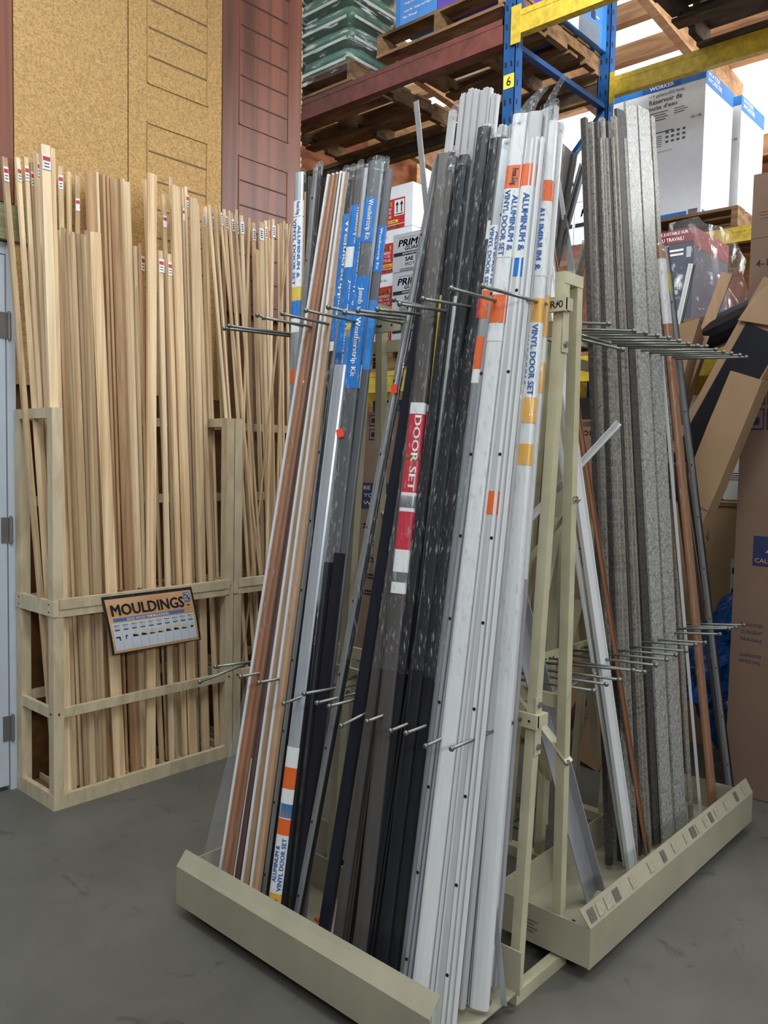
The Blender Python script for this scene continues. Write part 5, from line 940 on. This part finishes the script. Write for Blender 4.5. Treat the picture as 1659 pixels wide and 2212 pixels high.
for j in range(9): g.append([Vector((x+random.uniform(-0.012, 0.004), y+random.uniform(-0.008, 0.004), 3.9+0.115*j)) for x, y in path])
film_sheet(g, 'stretch film wrapped around the green bags overhead')
g = []
for j in range(7): g.append([Vector((4.55+0.06*i+random.uniform(-0.01, 0.01), 3.62+random.uniform(-0.02, 0.02)-0.01*j, 3.84+0.045*j)) for i in range(8)])
film_sheet(g, 'loose film hanging between the two upper pallets', filmmat('film_hanging', (0.8, 0.87, 0.95), 0.8, (12, 30, 60)))
# wrapped red carton behind the oil boxes
t = carton('wrapped_carton', 'small wrapped red carton behind the grey oil boxes', 4.55, 4.85, 3.05, 3.62, 2.05, 3.06, plain('red_print_dull', (170, 56, 60), 0.4, 0, 0.4, (9, 9, 9))); fx(t, 4.55, 3.62, 2.9, 0, 0.57, 0, 0.05, BOXWHITE)
# carton with dark band on the floor under the oil pallet
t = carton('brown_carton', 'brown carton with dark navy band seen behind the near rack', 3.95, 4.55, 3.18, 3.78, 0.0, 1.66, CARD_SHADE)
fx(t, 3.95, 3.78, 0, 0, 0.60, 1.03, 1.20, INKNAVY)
for s_, z in (('BE THE HERO', 1.155), ('YOU ALL ARE', 1.105), ('WE ACROSS', 1.055)): tx(t, s_, 3.95, 3.74, z, 0.38, 0.026, CARD_LIGHT, 0.02)
for (a, b) in ((0.04, 1.57), (0.04, 1.48), (0.14, 1.57), (0.14, 1.48)): fx(t, 3.95, 3.74, 0, a, a+0.07, b, b+0.07, INK, 'handling_mark'); fx(t, 3.95, 3.74, 0, a+0.006, a+0.064, b+0.006, b+0.064, CARD_SHADE, 'handling_mark', 0.0018); fx(t, 3.95, 3.74, 0, a+0.02, a+0.05, b+0.02, b+0.05, INK, 'handling_mark', 0.0028)
tx(t, '3', 3.95, 3.53, 1.585, None, 0.045, INK)
for k in range(5): fx(t, 3.95, 3.74, 0.92-0.11*k, 0, 0.12, 0, 0.012, INK, 'small_print'); fx(t, 3.95, 3.74, 0.90-0.11*k, 0, 0.10, 0, 0.010, INK, 'small_print')
fx(t, 3.95, 3.66, 0, 0.0, 0.003, 0, 1.0, CARD_DARK, 'carton_seam')
t = carton('brown_carton', 'plain brown carton deep behind the dark strips', 3.96, 4.5, 2.45, 3.14, 0.0, 1.45, CARD_DARK)
t = carton('blue_box', 'small dark blue box on the navy banded carton', 3.98, 4.3, 3.3, 3.7, 1.662, 1.735, plain('box_navy', (40, 66, 110), 0.5)); fx(t, 3.98, 3.6, 1.67, 0, 0.05, 0, 0.05, BOXWHITE)
t = carton('brown_carton', 'brown carton with wave logo between the racks', 3.95, 4.5, 1.80, 2.36, 0.90, 1.585, CARD_DARK); tx(t, 'hmond', 3.95, 2.24, 1.50, 0.19, 0.04, INK, 0.02, 0.0012)
p = MB(); 
for k in range(3): p.add([(3.9488, 2.19+0.0, 1.548+0.009*k), (3.9488, 2.10, 1.556+0.009*k), (3.9488, 2.03, 1.548+0.009*k), (3.9488, 2.10, 1.551+0.009*k)], [(0, 1, 2, 3)])
p.build('wave_logo', INK, t)
carton('brown_carton', 'dark brown carton under the wave logo carton', 3.93, 4.5, 1.72, 2.42, 0.0, 0.895, CARD_SHADE)
carton('grey_carton', 'blue grey carton under the middle shelf between the racks', 4.2, 4.7, 1.7, 2.4, 1.59, 1.72, plain('box_blue_grey', (132, 142, 156), 0.6))
t = carton('black_case', 'small black case standing on the wave logo carton', 3.98, 4.16, 1.86, 2.10, 1.588, 1.70, plain('case_black', (26, 28, 34), 0.4)); fx(t, 3.98, 2.06, 1.62, 0, 0.02, 0, 0.04, BOXWHITE)
# right end: big brown cartons, light cartons, white box
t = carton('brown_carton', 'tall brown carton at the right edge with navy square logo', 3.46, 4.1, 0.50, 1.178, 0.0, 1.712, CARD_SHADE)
for (a, b) in ((0.028, 1.60), (0.028, 1.50), (0.10, 1.60), (0.10, 1.50)):
    fx(t, 3.46, 1.178, 0, a, a+0.062, b, b+0.085, INKNAVY, 'handling_mark'); fx(t, 3.46, 1.178, 0, a+0.005, a+0.057, b+0.006, b+0.079, CARD_SHADE, 'handling_mark', 0.0018); fx(t, 3.46, 1.178, 0, a+0.018, a+0.045, b+0.02, b+0.05, INKNAVY, 'handling_mark', 0.0028)
fx(t, 3.46, 1.178, 0, 0.072, 0.19, 0.955, 1.075, INKNAVY)
p = MB().add([(3.4574, 1.06, 1.01), (3.4574, 1.03, 1.01), (3.4574, 1.005, 1.055), (3.4574, 1.02, 1.055)], [(0, 1, 2, 3)]); p.build('logo_mark', plain('logo_tan', (190, 140, 96), 0.6), t)
tx(t, 'CALIBRE', 3.46, 1.098, 0.968, 0.10, 0.018, plain('logo_tan', (190, 140, 96), 0.6), 0.01)
for z, s_ in ((0.705, 'DO NOT STORE'), (0.675, 'CE PRODUIT'), (0.645, 'FRAGILE'), (0.58, 'GUARANTEE'), (0.555, 'SPECIAL')): tx(t, s_, 3.46, 1.14, z, 0.085, 0.013, INKNAVY, 0.0, 0.0012)
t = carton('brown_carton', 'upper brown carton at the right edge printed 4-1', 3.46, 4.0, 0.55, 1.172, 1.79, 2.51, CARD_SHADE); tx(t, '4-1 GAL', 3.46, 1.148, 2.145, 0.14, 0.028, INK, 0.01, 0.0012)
fx(t, 3.46, 1.172, 2.26, 0, 0.6, 0, 0.003, CARD_DARK, 'carton_seam')
for k in range(3): fx(t, 3.46, 1.14, 2.335+0.012*k, 0, 0.16, 0, 0.006, CARD_DARK, 'small_print')
tag(MB().hexa([(3.40, 1.20, 1.715), (3.44, 0.62, 1.715), (3.95, 0.62, 1.715), (3.95, 1.17, 1.715), (3.40, 1.19, 1.72), (3.44, 0.62, 1.785), (3.95, 0.62, 1.785), (3.95, 1.17, 1.72)]).build('folded_flap', CARD, loc=(3.6, 0.9, 1.715)), 'folded tan cardboard flaps between the two right brown cartons', 'cardboard')
t = carton('light_carton', 'pale carton with stencil marks behind the right rack', 3.95, 4.5, 1.02, 1.72, 0.0, 1.165, CARD_LIGHT); lettering(t, 'GOOD', (3.9488, 1.60, 1.055), LX, LZ, 0.13, 0.045, INKNAVY, -0.01); lettering(t, 'DOWN', (3.9488, 1.60, 0.995), LX, LZ, 0.13, 0.045, INKNAVY, -0.01)
fx(t, 3.95, 1.36, 0, 0.0, 0.02, 0.72, 0.92, BOXWHITE, 'shipping_label'); fx(t, 3.95, 1.352, 0, 0, 0.01, 0.75, 0.78, INK, 'small_print', 0.0018); fx(t, 3.95, 1.352, 0, 0, 0.01, 0.85, 0.88, INK, 'small_print', 0.0018)
fx(t, 3.95, 1.48, 0, 0, 0.002, 0.4, 0.95, CARD_DARK, 'carton_seam')
for k in range(2): tag(MB().box(3.94+0.02*k, 4.5, 1.05, 1.72-0.03*k, 1.166+0.013*k, 1.176+0.013*k).build('flattened_carton', CARD_LIGHT if k else CARD, loc=(4.2, 1.3, 1.166+0.013*k)), ('lower', 'upper')[k]+' flattened cardboard sheet on the pale carton', 'cardboard', None)
t = carton('tank_box', 'white tank box with blue top band standing on flattened cardboard', 4.0, 4.4, 0.85, 1.43, 1.192, 1.56, BOXWHITE); fx(t, 4.0, 1.43, 0, 0, 0.5, 1.455, 1.545, plain('box_blue_deep', (30, 82, 168), 0.5))
tx(t, 'itres', 4.0, 1.425, 1.415, 0.05, 0.02, plain('print_dark', (60, 66, 84), 0.6), 0.0); tx(t, 'de', 4.0, 1.425, 1.375, 0.045, 0.026, INK, 0.02); tx(t, 'u', 4.0, 1.432, 1.345, None, 0.018, INK, 0.02)
for k in range(4): fx(t, 4.0, 1.412, 1.318-0.010*k, 0, 0.05+0.012*(k % 2), 0, 0.003, INK, 'small_print')
t = carton('tan_carton', 'tan carton left of the small white tank box', 4.0, 4.4, 1.44, 1.72, 1.192, 1.56, CARD); fx(t, 4.0, 1.50, 0, 0, 0.03, 1.30, 1.34, INK, 'handling_mark'); tx(t, 'instruction', 4.0, 1.60, 1.255, 0.10, 0.014, INK, 0.0); tx(t, 'with care', 4.0, 1.62, 1.215, 0.13, 0.012, INK, 0.0)
# wrapped work light box
t = carton('work_light_box', 'film wrapped maroon and navy box below the pale pallet', 3.95, 4.4, 1.60, 2.02, 2.05, 2.49, plain('box_slate_navy', (58, 66, 86), 0.4)); MAR = plain('box_maroon', (120, 44, 54), 0.4)
fx(t, 3.95, 1.60, 0, -0.42, 0, 2.425, 2.488, MAR); fy(t, 3.95, 1.60, 0, 0, 0.45, 2.40, 2.488, MAR)
tx(t, 'CHARGE JUSTABLE SUR', 3.95, 1.83, 2.462, 0.2, 0.018, INKWHITE, 0.02); tx(t, 'LIEU DU TRAVAIL!', 3.95, 1.82, 2.436, 0.17, 0.018, INKWHITE, 0.02)
fx(t, 3.95, 1.60, 0, -0.24, -0.13, 2.20, 2.42, plain('box_picture_grey', (150, 146, 142), 0.5)); fx(t, 3.95, 1.60, 0, -0.12, -0.05, 2.385, 2.395, INKWHITE, 'small_print'); fx(t, 3.95, 1.60, 0, -0.12, -0.05, 2.365, 2.375, INKWHITE, 'small_print')
fx(t, 3.95, 1.60, 0, -0.035, -0.012, 2.35, 2.40, BOXGREY, 'socket_picture'); tx(t, 'PORTABLE', 3.95, 1.70, 2.155, 0.07, 0.012, BOXGREY, 0.0); fx(t, 3.95, 1.60, 0, -0.10, -0.07, 2.18, 2.20, BOXGREY, 'icon_mark')
random.seed(4); g = []
for j in range(8):
    f = j/7.0
    g.append([Vector((3.93-0.10*f+0.02*math.sin(3*i+j), 1.72-0.14*i-0.22*f*(i > 1), 2.52-0.50*f+0.012*math.sin(2*i+j))) if i < 2 else Vector((3.93+0.10*(i-1)-0.05*f, 1.585-0.14*f-0.01*i+0.02*math.sin(4*i+2*j), 2.52-0.5*f)) for i in range(6)])
film_sheet(g, 'torn stretch film hanging off the maroon and navy box', filmmat('film_torn', (0.92, 0.94, 0.97), 0.12, (16, 16, 7)))
# torn carton with odd trims sticking out, leaning long cartons
def bent_box(name, label, P0, P1, w, d, side, m, open_top=False, jag=0.0, seed=1, bend=None):
    random.seed(seed); P0, P1, D, U, V = frame(P0, P1, side); mb = MB(); n = 8; k = 8; rows = []
    base = [(-w/2, -d/2), (0, -d/2), (w/2, -d/2), (w/2, 0), (w/2, d/2), (0, d/2), (-w/2, d/2), (-w/2, 0)]
    for j in range(k+1):
        f = j/k
        for i, (a, b) in enumerate(base):
            e = random.uniform(-jag, jag) if j == k else 0
            rows.append(P0+(P1-P0)*f+D*e+U*(a*random.uniform(0.97, 1.03))+V*(b*random.uniform(0.96, 1.04)))
    fs = [(j*n+i, j*n+(i+1) % n, (j+1)*n+(i+1) % n, (j+1)*n+i) for j in range(k) for i in range(n)]+[tuple(range(n-1, -1, -1))]
    if not open_top: fs.append(tuple(k*n+i for i in range(n)))
    mb.add(rows, fs)
    o = mb.build(name, m, loc=P0); tag(o, label, 'box')
    if open_top:
        sm = MB().prism([(a*0.93, b*0.9) for a, b in base], P1-D*0.32, P1-D*0.10, U, V); sm.build('dark_contents', plain('roll_and_opening_black', (24, 26, 34), 0.35), o)
        if w > 0.18 and d < 0.17 and seed == 5:
            L_ = (P1-P0).length; MB().prism([(-w*0.34, d*0.5), (w*0.46, d*0.5), (w*0.46, d*0.54), (-w*0.34, d*0.54)], P0+D*L_*0.60, P0+D*L_*0.93, U, V).build('painted_dark_opening', plain('roll_and_opening_black', (24, 26, 34), 0.35), o)  # flat black panel on the face paints the dark inside of the open carton
    cr = MB()
    for f in (0.45, 0.7): q = P0+(P1-P0)*f; cr.prism([(-w*0.5, d*0.505), (w*0.5, d*0.505), (w*0.5, d*0.525), (-w*0.5, d*0.525)], q, q+D*0.004, U, V)
    cr.build('crease', CARD_DARK, o); return o
bent_box('long_carton', 'front long tan carton leaning toward the right brown carton', (3.33, 1.72, 0.02), (3.33, 1.105, 1.70), 0.13, 0.10, 'x', CARD, seed=3)
bent_box('long_carton', 'second long tan carton leaning, with open black end', (3.42, 2.05, 0.02), (3.42, 1.00, 2.02), 0.19, 0.16, 'x', CARD, True, 0.03, seed=5)
tag(MB().hexa([(3.32, 1.16, 1.92), (3.32, 0.93, 1.86), (3.325, 0.93, 1.86), (3.325, 1.16, 1.92), (3.36, 1.03, 2.13), (3.36, 0.78, 2.32), (3.365, 0.78, 2.32), (3.365, 1.03, 2.13)]).build('carton_flap', CARD, loc=(3.34, 1.0, 1.9)), 'large tan flap bent over the open black carton end', 'cardboard')
bent_box('torn_carton', 'torn tan carton with ragged top behind the peg tips', (3.58, 1.75, 1.0), (3.58, 1.50, 1.98), 0.24, 0.16, 'x', CARD, True, 0.05, seed=9)
strip('white slotted trim sticking out of the torn carton', 'stop', 'white', (3.56, 1.58, 1.5), (3.56, 1.445, 2.22), 0.032, 0.01, {}, 'x', None)
strip('tan cardboard strip sticking out of the torn carton', 'flat', 'tan2', (3.60, 1.54, 1.5), (3.60, 1.31, 2.17), 0.05, 0.006, {}, 'x', None)
tag(MB().cyl((3.7, 1.62, 1.85), (3.62, 1.12, 2.02), 0.07, 14).build('black_roll', plain('roll_and_opening_black', (24, 26, 34), 0.35), loc=(3.66, 1.4, 1.85)), 'black rolled sheet lying behind the torn carton', 'roll')
# crumpled blue tarp
TARP = plain('tarp_blue', (36, 92, 168), 0.25, 0, 0.2, (8, 8, 8), 3.0, 0.2)
def tarp():
    mb = MB(); n, k = 40, 44; random.seed(2); vs = []
    from mathutils import noise as mn
    for j in range(k+1):
        f = j/k; ph = math.pi*f
        for i in range(n):
            th = 2*math.pi*i/n; p = Vector((math.cos(th)*2.2, math.sin(th)*2.2, f*4.5)); r = 1+0.34*mn.noise(p*1.1)+0.22*(1-2*abs(mn.noise(p*2.1+Vector((5, 2, 1)))))*1.0+0.08*mn.noise(p*6)
            wd = (0.10+0.075*math.sin(ph)**0.6)*(1.0-0.25*(f < 0.3))*math.sin(max(0.02, ph))**0.35
            vs.append((3.76+0.7*wd*r*math.cos(th), 1.285+0.03*math.sin(f*5)+wd*r*math.sin(th)*0.8, 0.06+0.74*f))
    mb.add(vs, [(j*n+i, j*n+(i+1) % n, (j+1)*n+(i+1) % n, (j+1)*n+i) for j in range(k) for i in range(n)]); return mb
tag(tarp().build('blue_tarp', TARP, loc=(3.76, 1.28, 0.06), smooth=False), 'crumpled shiny blue tarp bundled beside the tall brown carton', 'tarp')
